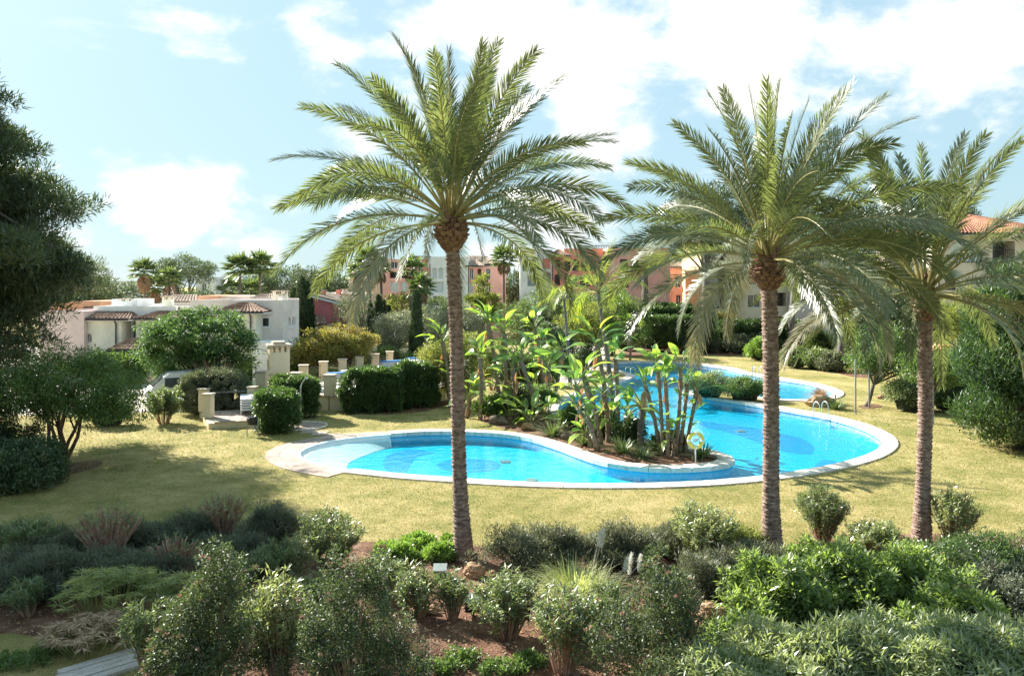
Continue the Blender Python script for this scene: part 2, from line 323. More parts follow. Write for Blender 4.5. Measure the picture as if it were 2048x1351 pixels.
M['pink_flower'] = mat_leaf('pink_flower', [(.6, .15, .25), (.7, .25, .3)], .3, .6, .2, (1, .9, .9), patch=0)
# ------------------------------------------------------------------ the setting: lawn, beds, pool
def mat_lawn():
    m, t, out = new_mat('lawn'); L = t.links.new
    b = nd(t, 'ShaderNodeBsdfPrincipled', i_Roughness=.95); b.inputs['Specular IOR Level'].default_value = .1
    big = noise(t, .22, 6, .65); mid = noise(t, 1.1, 5, .65); fine = noise(t, 26, 4, .7)
    f = mth(t, 'ADD', mth(t, 'MULTIPLY', big, .55), mth(t, 'MULTIPLY', mid, .45))
    c = ramp(t, f, [(.17, .195, .055), (.29, .262, .095), (.42, .352, .155), (.51, .43, .22)], [.35, .46, .56, .68])
    c = mixc(t, .8, c, ramp(t, fine, [(.5, .5, .45), (1, 1, 1), (1.3, 1.28, 1.15)], [.3, .5, .7]), 'MULTIPLY')
    L(c, b.inputs['Base Color'])
    bp = nd(t, 'ShaderNodeBump', i_Strength=.9, i_Distance=.06); L(noise(t, 34, 4, .7), bp.inputs['Height']); L(bp.outputs[0], b.inputs['Normal'])
    L(b.outputs[0], out.inputs['Surface']); return m
M['lawn'] = mat_lawn()
M['soil'] = mat_plain('soil', [(.085, .036, .02), (.16, .075, .042), (.23, .125, .075), (.3, .19, .125)], 2.2, 9, .98, 1.0, 16, fine=(22, .7), pos=[.3, .45, .58, .72])
def mat_mosaic(name, cols, sc=26.0):
    m, t, out = new_mat(name); L = t.links.new
    b = nd(t, 'ShaderNodeBsdfPrincipled', i_Roughness=.35)
    tc = nd(t, 'ShaderNodeTexCoord'); v = nd(t, 'ShaderNodeTexVoronoi', feature='F1', distance='CHEBYCHEV'); v.inputs['Scale'].default_value = sc; v.inputs['Randomness'].default_value = .15
    L(tc.outputs['Object'], v.inputs['Vector'])
    sp = nd(t, 'ShaderNodeSeparateColor'); L(v.outputs['Color'], sp.inputs[0])
    f = mth(t, 'ADD', mth(t, 'MULTIPLY', sp.outputs[0], .65), mth(t, 'MULTIPLY', noise(t, .35, 4, .6), .35))
    L(ramp(t, f, cols), b.inputs['Base Color']); L(b.outputs[0], out.inputs['Surface']); return m
M['mosaic'] = mat_mosaic('mosaic', [(.004, .38, .62), (.006, .52, .78), (.02, .66, .88)])
M['mosaic_dark'] = mat_mosaic('mosaic_dark', [(.004, .26, .58), (.006, .35, .70), (.015, .43, .78)])
M['pool_white'] = mat_plain('pool_white', [(.78, .82, .82), (.86, .88, .87)], 2, 5, .6)
def mat_water():
    m, t, out = new_mat('water'); L = t.links.new
    tr = nd(t, 'ShaderNodeBsdfTransparent'); tr.inputs[0].default_value = (.78, .97, 1, 1)
    gl = nd(t, 'ShaderNodeBsdfGlossy', i_Roughness=.015)
    bp = nd(t, 'ShaderNodeBump', i_Strength=.9, i_Distance=.03)
    L(mth(t, 'ADD', noise(t, 1.9, 3, .5), mth(t, 'MULTIPLY', noise(t, 7.0, 2, .5), .3)), bp.inputs['Height'])
    L(bp.outputs[0], gl.inputs['Normal']); g = nd(t, 'ShaderNodeNewGeometry'); dp = nd(t, 'ShaderNodeVectorMath', operation='DOT_PRODUCT')
    L(bp.outputs[0], dp.inputs[0]); L(g.outputs['Incoming'], dp.inputs[1])      # Schlick reflectance, the same from both sides
    fr = mth(t, 'MULTIPLY_ADD', mth(t, 'POWER', mth(t, 'SUBTRACT', 1.0, mth(t, 'ABSOLUTE', dp.outputs['Value']), clamp=True), 5.0), .98, .02, clamp=True)
    mx = nd(t, 'ShaderNodeMixShader'); L(fr, mx.inputs[0]); L(tr.outputs[0], mx.inputs[1]); L(gl.outputs[0], mx.inputs[2])
    L(mx.outputs[0], out.inputs['Surface']); return m
M['water'] = mat_water()

POOL_PX = [(705, 940), (800, 950), (900, 957.5), (1000, 964), (1100, 968), (1200, 970), (1300, 969), (1400, 965), (1500, 957), (1600, 944), (1690, 926), (1745, 908),
           (1768, 890), (1760, 872), (1720, 852), (1660, 835), (1600, 824), (1530, 812), (1450, 800), (1400, 793), (1368, 788), (1374, 781), (1420, 779), (1480, 785),
           (1530, 797), (1590, 800), (1640, 799), (1668, 790), (1662, 780), (1620, 767), (1570, 759), (1520, 751), (1482, 744), (1455, 736), (1400, 729), (1340, 725), (1280, 724),
           (1235, 726), (1207, 730), (1217, 736), (1242, 743), (1266, 750), (1262, 756), (1232, 767), (1190, 780), (1144, 793), (1118, 808), (1113, 822), (1125, 836),
           (1165, 849), (1230, 866), (1300, 882), (1370, 893), (1420, 902), (1455, 912), (1466, 921), (1450, 930), (1400, 936), (1330, 938), (1270, 935), (1215, 927),
           (1165, 912), (1115, 893), (1060, 877), (1000, 868), (920, 864), (850, 864), (780, 868)]
BEACH_PX = [(780, 868), (700, 875), (640, 886), (606, 898), (597, 909), (614, 921), (655, 932), (705, 940)]
coast = smooth_curve([gp(*p) for p in POOL_PX], 8, closed=False)          # from front junction round to the back junction
coast = resample(coast, .3, closed=False)
beach = resample(smooth_curve([gp(*p) for p in BEACH_PX], 8, closed=False), .3, closed=False)
POOL = np.vstack([coast, beach[1:-1]])
def normals(P, closed):
    n = len(P)
    T = (np.roll(P, -1, 0) - np.roll(P, 1, 0)) if closed else np.gradient(P, axis=0)
    T /= np.linalg.norm(T, axis=1)[:, None] + 1e-9
    return np.stack([T[:, 1], -T[:, 0]], 1)
_a = .5 * np.sum(POOL[:, 0] * np.roll(POOL[:, 1], -1) - np.roll(POOL[:, 0], -1) * POOL[:, 1])
OUT = normals(POOL, True) * (1 if _a > 0 else -1)                        # outward
WATER_Z, FLOOR_Z = -.15, -.5
CW = .56                                                                 # coping width

# lawn sheet to the horizon, open over the pool
_hole = POOL + OUT * .12
_big = [(-1500, -300), (1500, -300), (1500, 2800), (-1500, 2800)]
tr = tessellate_polygon([[Vector((*p, 0)) for p in _big], [Vector((*p, 0)) for p in _hole]])
_vs = [(*p, 0) for p in _big] + [(p[0], p[1], 0) for p in _hole]
_fs = []
for a, b, c in tr:
    A, B, C = _vs[a], _vs[b], _vs[c]
    _fs.append((a, b, c) if (B[0] - A[0]) * (C[1] - A[1]) - (B[1] - A[1]) * (C[0] - A[0]) > 0 else (a, c, b))
tag(MB().add(_vs, _fs).build('lawn', M['lawn']), 'dry yellow-green lawn around the pool', kind='structure')

pool = empty('swimming_pool', (5, 35, 0), 'winding blue mosaic swimming pool with pale stone coping', 'swimming pool')
mb = MB(); n = len(POOL)                                                 # walls
mb.add([(p[0], p[1], 0.0) for p in POOL] + [(p[0], p[1], FLOOR_Z - .02) for p in POOL], [(i, (i + 1) % n, n + (i + 1) % n, n + i) for i in range(n)])
mb.build('pool_wall', M['mosaic'], pool)
flat_poly(MB(), POOL, FLOOR_Z).build('pool_floor', M['mosaic'], pool)
bound = [gp(*p) for p in [(784, 872), (735, 886), (701, 900), (693, 912), (696, 927), (705, 939)]]
bd = smooth_curve(bound, 8, closed=False); k = 40
A = resample(beach, 1, False); 
def nsamp(P, k):
    d = np.r_[0, np.cumsum(np.linalg.norm(np.diff(P, axis=0), axis=1))]; t = np.linspace(0, d[-1], k + 1)
    return np.stack([np.interp(t, d, P[:, 0]), np.interp(t, d, P[:, 1])], 1)
A, B = nsamp(beach, k), nsamp(bd, k)
vs = []; fs = []
for j in range(7):
    for i in range(k + 1):
        w = j / 6; vs.append((*(A[i] * (1 - w) + B[i] * w), -.09 * (1 - w) + (FLOOR_Z + .012) * w))
for j in range(6):
    for i in range(k): a = j * (k + 1) + i; fs.append((a, a + k + 1, a + k + 2, a + 1))
MB().add(vs, fs).build('white_beach', M['pool_white'], pool)
def inlay(px):
    P = smooth_curve([gp(*p, z=-.2) for p in px], 6)
    flat_poly(MB(), P, FLOOR_Z + .008).build('floor_inlay', M['mosaic_dark'], pool)
inlay([(818, 884), (845, 887), (866, 892), (840, 897), (827, 905), (820, 918), (808, 932), (785, 935), (770, 922), (766, 910), (775, 898), (795, 889)])
inlay([(938 + 64 * math.cos(a), 916 + 13 * math.sin(a)) for a in np.linspace(0, 2 * math.pi, 12, endpoint=False)])
inlay([(1404, 832), (1460, 838), (1511, 845), (1556, 854), (1600, 863), (1626, 879), (1622, 893), (1590, 892), (1550, 884), (1490, 862), (1440, 848), (1404, 842)])
inlay([(1644, 906), (1680, 910), (1714, 917), (1690, 926), (1640, 936), (1570, 948), (1530, 950), (1580, 938), (1620, 924)])
inlay([(1300, 745), (1380, 742), (1440, 750), (1400, 757), (1330, 757), (1290, 752)])
for px, py in ((1010, 914), (1482, 855), (1063, 950)):
    x, y = gp(px, py, -.3); MB().box(x - .2, x + .2, y - .2, y + .2, FLOOR_Z + .01, FLOOR_Z + .04).build('drain_grate', M['galv'], pool)
wt = flat_poly(MB(), POOL, WATER_Z).build('pool_water', M['water'])
tag(wt, 'clear blue pool water reflecting the sky', kind='structure')
# coping stones, one by one
cs = resample(coast, .82, closed=False); cn = normals(cs, False)
if np.dot(cn[5], OUT[13]) < 0: cn = -cn
rs = np.random.RandomState(3)
for i in range(len(cs) - 1):
    a, b = cs[i], cs[i + 1]; d = (b - a) / np.linalg.norm(b - a) * .012
    lo = -.12; hi = .06 + rs.uniform(-.004, .004)
    pts = [a + d - cn[i] * .09, b - d - cn[i + 1] * .09, b - d + cn[i + 1] * CW, a + d + cn[i] * CW]
    area = sum(pts[q][0] * pts[(q + 1) % 4][1] - pts[(q + 1) % 4][0] * pts[q][1] for q in range(4))
    if area < 0: pts = pts[::-1]
    MB().prism(pts, lo, hi).build('coping_stone', M['coping'], pool)
# beach rim and paving slabs
bs = resample(beach, .75, closed=False); bn = normals(bs, False)
if np.dot(bn[len(bn) // 2], (-1, 0)) < 0: bn = -bn
def ring(i, o0, o1, hi, nm, mat):
    a, b = bs[i], bs[i + 1]; d = (b - a) / np.linalg.norm(b - a) * .006
    pts = [a + d + bn[i] * o0, b - d + bn[i + 1] * o0, b - d + bn[i + 1] * o1, a + d + bn[i] * o1]
    if sum(pts[q][0] * pts[(q + 1) % 4][1] - pts[(q + 1) % 4][0] * pts[q][1] for q in range(4)) < 0: pts = pts[::-1]
    MB().prism(pts, -.2, hi).build(nm, mat, pool)
for i in range(len(bs) - 1):
    ring(i, -.05, .14, .012, 'rim_stone', M['pool_white'])
    w = i / (len(bs) - 2); ow = .75 + .6 * min(1, w * 2.2)
    ring(i, .15, ow * .5 + .1, .03 + rs.uniform(-.003, .003), 'paving_slab', M['paving'])
    ring(i, ow * .5 + .112, ow, .03 + rs.uniform(-.003, .003), 'paving_slab', M['paving'])
# soil beds
def sheet(name, px, mat, label, z=.004, per=6, jag=.0, seed=1):
    P = smooth_curve([gp(*p) for p in px], per)
    if jag:
        r = np.random.RandomState(seed); P = resample(P, .35); P = P + r.normal(0, jag, P.shape)
    o = flat_poly(MB(), P, z).build(name, mat); return tag(o, label, kind='structure'), P
soil, SOIL = sheet('soil_bed', [(-80, 1052), (120, 1062), (330, 1075), (520, 1085), (700, 1082), (860, 1088), (1000, 1096), (1150, 1105), (1330, 1110), (1480, 1098), (1580, 1085), (1700, 1072), (1830, 1066),
      (1960, 1072), (2140, 1090), (2250, 1300), (1900, 1500), (1400, 1450), (1100, 1400), (900, 1370), (640, 1400), (380, 1330), (180, 1275), (-60, 1255), (-120, 1150)], M['soil'], 'red-brown earth of the shrub bed below the balcony', jag=.06)
isl, ISL = sheet('island_soil', [(1452, 921), (1400, 929), (1330, 931), (1270, 928), (1215, 919), (1160, 902), (1115, 885), (1070, 872), (1030, 862), (985, 850), (960, 838), (985, 828), (1040, 832), (1085, 836), (1108, 842), (1150, 858),
      (1220, 874), (1300, 890), (1370, 902), (1430, 911)], M['soil'], 'bare soil of the planted spit between the pool arms', jag=.03)
sheet('tree_pit_soil', [(60, 955), (120, 930), (190, 920), (200, 932), (140, 950), (80, 972)], M['soil'], 'bare earth under the multi-stemmed tree', jag=.04)
sheet('tree_pit_soil', [(1715, 812), (1745, 807), (1765, 812), (1740, 818)], M['soil'], 'small ring of earth at the arched tree', jag=.03)
sheet('hedge_soil', [(690, 824), (760, 829), (850, 822), (895, 808), (895, 800), (820, 812), (720, 818)], M['soil'], 'strip of earth under the clipped hedge', jag=.03)
sheet('plaza', [(1110, 768), (1122, 735), (1130, 705), (1150, 693), (1200, 690), (1222, 700), (1205, 722), (1196, 737), (1180, 752), (1150, 768)], M['plaza'], 'pale paved plaza beyond the pool', z=.006)
sheet('far_bed', [(1250, 712), (1330, 706), (1420, 710), (1560, 713), (1620, 730), (1700, 752), (1760, 748), (1700, 700), (1560, 684), (1300, 684)], M['soil'], 'planted earth bank in front of the apartment hedges', jag=.05)
sheet('parking', [(-200, 800), (-200, 700), (200, 690), (520, 690), (520, 762), (380, 800), (200, 830)], M['plaza'], 'pale parking yard beyond the lawn', z=.005)
# ------------------------------------------------------------------ plant builders
def unit(v): return v / (np.linalg.norm(v, axis=-1, keepdims=True) + 1e-9)
def rdir(r, n): return unit(r.normal(size=(n, 3)))
def blades(P, D, L, W, r, fold=.25):
    """one folded diamond blade for every point P with direction D, length L, width W"""
    n = len(P); D = unit(D); S = unit(unit(np.cross(D, np.array([0, 0, 1.]))) * .9 + rdir(r, n) * .75); S = unit(S - D * np.sum(S * D, 1, keepdims=True)); N = np.cross(S, D)
    L = np.broadcast_to(L, n)[:, None]; W = np.broadcast_to(W, n)[:, None]
    m = P + D * L * .42 + N * W * fold
    V = np.stack([P, m + S * W * .5, P + D * L - N * L * .08, m - S * W * .5], 1)
    return V.reshape(-1, 3), np.arange(n * 4).reshape(-1, 4)
def cat(parts):
    V = []; Q = []; o = 0
    for v, q in parts: V.append(v); Q.append(q + o); o += len(v)
    return np.concatenate(V), np.concatenate(Q)
def clump_leaves(r, C, per, rad, L, W, up=.35, flat=.75, outw=.8, rnd=.7):
    K = len(C); idx = np.repeat(np.arange(K), per); n = len(idx)
    rad = np.broadcast_to(rad, K)[idx][:, None]
    o = rdir(r, n); rr = r.uniform(0, 1, (n, 1)) ** .45
    P = C[idx] + o * rr * rad * np.array([1, 1, flat])
    D = o * outw + rdir(r, n) * rnd + np.array([0, 0, up])
    return blades(P, D, L * r.uniform(.6, 1.25, n), W * r.uniform(.7, 1.2, n), r)
def lobe_points(r, lobes, k, shell=.5):
    vol = np.array([l[3] * l[4] * l[5] for l in lobes]); pick = r.choice(len(lobes), k, p=vol / vol.sum())
    Lb = np.array(lobes)[pick]; d = rdir(r, k); rr = shell + (1 - shell) * r.uniform(0, 1, (k, 1)) ** .7
    return Lb[:, :3] + d * rr * Lb[:, 3:6]
def sag(a, b, bend, n=5):
    a, b = np.array(a, float), np.array(b, float); t = np.linspace(0, 1, n)[:, None]
    return a + (b - a) * t + np.array([0, 0, bend]) * (4 * t * (1 - t)) * np.linalg.norm(b - a)

def tree(name, label, cat_, xy, lobes, ncl, per, crad, leaf, mat, bark='bark', trunk_r=.18, trunk_top=None, lean=(0, 0), limbs=24, seed=1, up=.35, flat=.75,
         shell=.45, group=None, stems=1, kind_stuff=True, outw=.8, spread=.25):
    """a tree at xy: tapered trunk (or several stems), limbs to the clumps, crown of leaf blades; lobes are local (x,y,z,rx,ry,rz)"""
    r = np.random.RandomState(seed); root = empty(name, (xy[0], xy[1], 0), label, cat_, group)
    C = lobe_points(r, lobes, ncl, shell); C[:, 2] = np.maximum(C[:, 2], crad * .5)
    V, Q = clump_leaves(r, C, per, crad * r.uniform(.7, 1.25, ncl), leaf[0], leaf[1], up, flat, outw)
    cr = link('crown', np_mesh('crown', V, Q), M[mat], root); cr['kind'] = 'stuff'
    zt = trunk_top if trunk_top else min(l[2] - l[5] * .4 for l in lobes)
    mb = MB()
    for s in range(stems):
        if stems > 1:
            a = 2 * math.pi * s / stems + r.uniform(-.3, .3); tx, ty = math.cos(a) * spread * zt * r.uniform(.6, 1.1), math.sin(a) * spread * zt * r.uniform(.6, 1.1)
            bx, by = math.cos(a) * trunk_r * 1.5, math.sin(a) * trunk_r * 1.5
        else: tx, ty, bx, by = lean[0], lean[1], 0, 0
        pts = []
        for i in range(7):
            t = i / 6; w = math.sin(t * 5 + s * 2 + seed) * .05 * zt * (t * (1 - t)) * 4
            pts.append((bx + (tx - bx) * t ** 1.2 + w, by + (ty - by) * t ** 1.2 + w * .7, -.05 + (zt + .05) * t))
        mb.tube(pts, [trunk_r * (1.35 if i == 0 else 1 - .45 * i / 6) for i in range(7)], 8)
        top = pts[-1]; sel = r.permutation(ncl)[:max(3, limbs // stems)]
        for j in sel:
            if stems > 1 and (C[j, 0] * tx + C[j, 1] * ty) < -.3: continue
            st = np.array(pts[r.randint(4, 7)]); L_ = np.linalg.norm(C[j] - st); rr = min(trunk_r * .42, .02 + L_ * .016)
            mb.tube(sag(st, C[j], .06), [rr, rr * .8, rr * .62, rr * .42, rr * .2], 5, cap=False)
    mb.build('trunk', M[bark], root, local=True, smooth=True)
    return root

def bush(name, label, cat_, xy, w, d, h, ncl, per, crad, leaf, mat, seed=1, group=None, up=.4, flat=.9, z0=.0, twigs=14, lump=0.18, box=0.0, flowers=None, twmat='twig', core=True, rz=0.0, outw=.8, rnd=.7):
    """a rounded (box=0) or clipped (box->1) shrub: foliage shell of leaf clumps over twigs"""
    r = np.random.RandomState(seed); root = empty(name, (xy[0], xy[1], 0), label, cat_, group, rz=rz)
    ph = r.uniform(0, 6.28, 6)
    if box:                                            # clipped: points on the faces of a box
        ar = np.array([d * h, d * h, w * h, w * h, w * d]); f = r.choice(5, ncl, p=ar / ar.sum()); u = r.uniform(-1, 1, (ncl, 3))
        u[f == 0, 0] = 1; u[f == 1, 0] = -1; u[f == 2, 1] = 1; u[f == 3, 1] = -1; u[f == 4, 2] = 1
        k_ = 1 - (1 - box) * .25 * (np.sum(np.abs(u) ** 6, 1, keepdims=True) - 1); u = u * k_
        bumpy = 1 + lump * (np.sin(u[:, 0] * w * 1.3 + ph[0]) * np.sin(u[:, 2] * 2.3 + ph[1]) + .6 * np.sin(u[:, 1] * 3 + ph[2] + u[:, 0] * 3)); rr = (.84 + .12 * r.uniform(0, 1, ncl)) * bumpy
        C = np.stack([u[:, 0] * (w / 2 - crad * .5) * rr / .9, u[:, 1] * (d / 2 - crad * .5) * rr / .9, z0 + crad * .4 + (u[:, 2] + 1) / 2 * (h - crad) * (1 + (rr - .9) * .5)], 1)
    else:
        u = rdir(r, ncl); u[:, 2] = np.abs(u[:, 2]) * 1.15 - .12; u = unit(u)
        bumpy = 1 + lump * (np.sin(u[:, 0] * 5 + ph[0]) * np.sin(u[:, 1] * 4.3 + ph[1]) + .6 * np.sin(u[:, 2] * 7 + ph[2] + u[:, 0] * 3))
        rr = (.62 + .42 * r.uniform(0, 1, ncl) ** .7) * bumpy
        C = np.stack([u[:, 0] * w / 2 * rr, u[:, 1] * d / 2 * rr, z0 + h * .38 + u[:, 2] * h * .62 * rr], 1)
    C[:, 2] = np.clip(C[:, 2], z0 + crad * .4, None)
    V, Q = clump_leaves(r, C, per, crad, leaf[0], leaf[1], up, flat, outw, rnd)
    V[:, 2] = np.maximum(V[:, 2], .01)
    fo = link('foliage', np_mesh('foliage', V, Q), M[mat], root); fo['kind'] = 'stuff'
    mb = MB()
    for j in r.permutation(ncl)[:twigs]:
        b = np.array([C[j, 0] * .2, C[j, 1] * .2, 0.0]); mb.tube(sag(b, C[j], .05, 4), [.03, .024, .016, .006], 4, cap=False)
    if core:                                           # added solid dark heart that stops the light
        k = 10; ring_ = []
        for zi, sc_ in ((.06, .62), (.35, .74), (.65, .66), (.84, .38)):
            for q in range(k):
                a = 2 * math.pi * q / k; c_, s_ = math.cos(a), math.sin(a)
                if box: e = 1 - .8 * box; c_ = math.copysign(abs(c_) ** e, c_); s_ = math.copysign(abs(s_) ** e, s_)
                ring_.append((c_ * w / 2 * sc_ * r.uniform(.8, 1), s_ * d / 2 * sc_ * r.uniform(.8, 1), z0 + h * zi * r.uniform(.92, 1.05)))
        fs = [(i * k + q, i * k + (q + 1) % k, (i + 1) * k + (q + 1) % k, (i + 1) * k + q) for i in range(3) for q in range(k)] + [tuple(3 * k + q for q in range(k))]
        MB().add(ring_, fs).build('blocker_core', M['core'], root, local=True)
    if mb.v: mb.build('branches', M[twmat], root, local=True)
    if flowers:
        nf, fs_ = flowers; sel = C[r.choice(ncl, nf)] * 1.0; cen = np.array([0, 0, h * .4]); o = unit(sel - cen)
        sel = sel + o * crad * .75
        V, Q = clump_leaves(r, sel, 14, fs_, fs_ * .8, fs_ * .6, .6, .6)
        ff = link('flowers', np_mesh('flowers', V, Q), M['flower'], root); ff['kind'] = 'stuff'
    return root

def oleander(name, label, xy, w, h, nst, nleaf, mat='oleander', bare=.45, seed=1, group=None, leaf=(.15, .026), low=0.0, stem_r=.011, cat_='shrub', fan=.75, twmat='twig', tall=0):
    """many upright canes fanning out of one stool, narrow leaves on the upper part of every cane; bare = leafless share of the cane"""
    r = np.random.RandomState(seed); root = empty(name, (xy[0], xy[1], 0), label, cat_, group)
    mb = MB(); parts = []
    for s in range(nst):
        a = r.uniform(0, 6.283); q = r.uniform(0, 1) ** .5
        hh = h * (1 - .28 * q * q) * r.uniform(.72, 1.05); ex = w / 2 * q * r.uniform(.8, 1.05)
        b = np.array([math.cos(a) * w * .12 * q, math.sin(a) * w * .12 * q, 0]); e = np.array([math.cos(a) * ex, math.sin(a) * ex, hh])
        mid = b + (e - b) * .5 + np.array([-math.cos(a), -math.sin(a), 0]) * ex * .12 * fan
        pts = [b, mid, e]; rr = stem_r * r.uniform(.7, 1.4)
        mb.tube(pts, [rr * 1.3, rr, rr * .6], 4, cap=True)
        b0 = bare * r.uniform(.7, 1.2) if r.uniform() > low else .12
        t = b0 + (1 - b0) * r.uniform(0, 1, nleaf) ** .7; t = np.clip(t, 0, 1)[:, None]
        P = np.where(t < .5, b + (mid - b) * t * 2, mid + (e - mid) * (t * 2 - 1))
        P = P + r.normal(0, .035, P.shape)
        D = rdir(r, nleaf) * np.array([1, 1, .5]) + np.array([0, 0, .38]) + unit((e - b)[None]) * .35
        parts.append(blades(P, D, leaf[0] * r.uniform(.6, 1.2, nleaf), leaf[1] * r.uniform(.8, 1.2, nleaf), r))
        if nleaf > 6:                                   # arching tips
            P2 = P[:nleaf // 2] + D[:nleaf // 2] * .02; D2 = D[:nleaf // 2] + np.array([0, 0, -.7])
            parts.append(blades(P2, D2, leaf[0] * r.uniform(.5, 1.0, len(P2)), leaf[1], r))
    V, Q = cat(parts); V[:, 2] = np.maximum(V[:, 2], .01)
    fo = link('foliage', np_mesh('foliage', V, Q), M[mat], root); fo['kind'] = 'stuff'
    ca = mb.build('canes', M[twmat], root, local=True); ca['kind'] = 'stuff'
    return root

def frond(r, base, az, el, L, droop, nl=64, ll=.52, lw=.029, twist=0.0, sagl=.35, vee=.3, start=.22, roll=None):
    """one feather leaf as vertex and quad arrays: (leaflets, rachis)"""
    k = 18; ts = np.linspace(0, 1, k); ang = el - droop * ts ** 1.5; azs = az + twist * ts ** 2
    d = np.stack([np.cos(ang) * np.cos(azs), np.cos(ang) * np.sin(azs), np.sin(ang)], 1)
    P = np.vstack([np.zeros(3), np.cumsum((d[:-1] + d[1:]) / 2 * L / (k - 1), 0)]) + np.array(base)
    t = np.tile(np.linspace(start, .995, nl), 2) + r.normal(0, .004, nl * 2); t = np.clip(t, 0, 1); sg = np.repeat([1., -1.], nl)
    X = np.stack([np.interp(t, ts, P[:, i]) for i in range(3)], 1); T = unit(np.stack([np.interp(t, ts, d[:, i]) for i in range(3)], 1))
    azt = np.interp(t, ts, azs); S = np.stack([-np.sin(azt), np.cos(azt), np.zeros_like(azt)], 1); N = np.cross(T, S); N[N[:, 2] < 0] *= -1 if abs(el) < 1.2 else 1
    ro = (r.choice([-1, 1]) * r.uniform(.45, 1.15) if roll is None else roll) * np.clip(t * 1.6, 0, 1)[:, None]      # the blade turns about its rachis
    S, N = S * np.cos(ro) + N * np.sin(ro), N * np.cos(ro) - S * np.sin(ro)
    a = np.radians(54 - 28 * t + r.normal(0, 5, len(t)))[:, None]; v = (vee + r.normal(0, .2, len(t)))[:, None]
    D = T * np.cos(a) + (S * sg[:, None]) * np.sin(a) * np.cos(v) + N * np.sin(a) * np.sin(v)
    prof = np.clip(np.sin(np.pi * np.clip(.10 + .82 * t, 0, 1)), .05, 1) ** .6
    ln = (ll * prof * r.uniform(.85, 1.12, len(t)))[:, None]
    W = np.broadcast_to(lw, ln.shape) * (.6 + .4 * prof[:, None])
    Sd = unit(np.cross(D, N)); g = np.array([0, 0, -1.0])
    M1 = X + D * ln * .5 + g * ln * .05 * sagl; E = X + D * ln + g * ln * (.28 * sagl)
    V = np.stack([X + Sd * W * .3, X - Sd * W * .3, M1 - Sd * W * .5, M1 + Sd * W * .5, E - Sd * W * .06, E + Sd * W * .06], 1).reshape(-1, 3)
    n = len(t); q = np.arange(n)[:, None] * 6
    Q = np.concatenate([q + np.array([0, 1, 2, 3]), q + np.array([3, 2, 4, 5])])
    mb = MB(); mb.tube([tuple(p) for p in P], list(np.linspace(.038, .006, k)), 4)
    return V, Q, mb
def palm_trunk(r, H_, rad, base_r, path, rough=.028, rowh=.075, sides=22):
    """stubbly trunk: rows of cut leaf bases, each row proud at its upper rim; path(t)-> (x, y)"""
    rows = int(H_ / rowh); V = []; K = 3
    for i in range(rows):
        off = r.uniform(-1, 1, sides) * .5
        for j, (dz, pr) in enumerate(((0, -.4), (.62, .35), (.9, 1.0))):
            z = (i + dz) * rowh + .02 * math.sin(i * 1.7); t = z / H_; c = path(min(1, t))
            rb = rad + (base_r - rad) * max(0, 1 - t * 3.0) ** 2
            for q in range(sides):
                a = 2 * math.pi * (q + .5 * (i % 2)) / sides
                sc_ = rough * (pr + off[q] * (pr > 0)) * (1.0 if q % 2 else .55)
                V.append((c[0] + math.cos(a) * (rb + sc_), c[1] + math.sin(a) * (rb + sc_), z + r.uniform(-.012, .012)))
    m = rows * K; Q = [(i * sides + q, i * sides + (q + 1) % sides, (i + 1) * sides + (q + 1) % sides, (i + 1) * sides + q) for i in range(m - 1) for q in range(sides)]
    return np.array(V), np.array(Q)
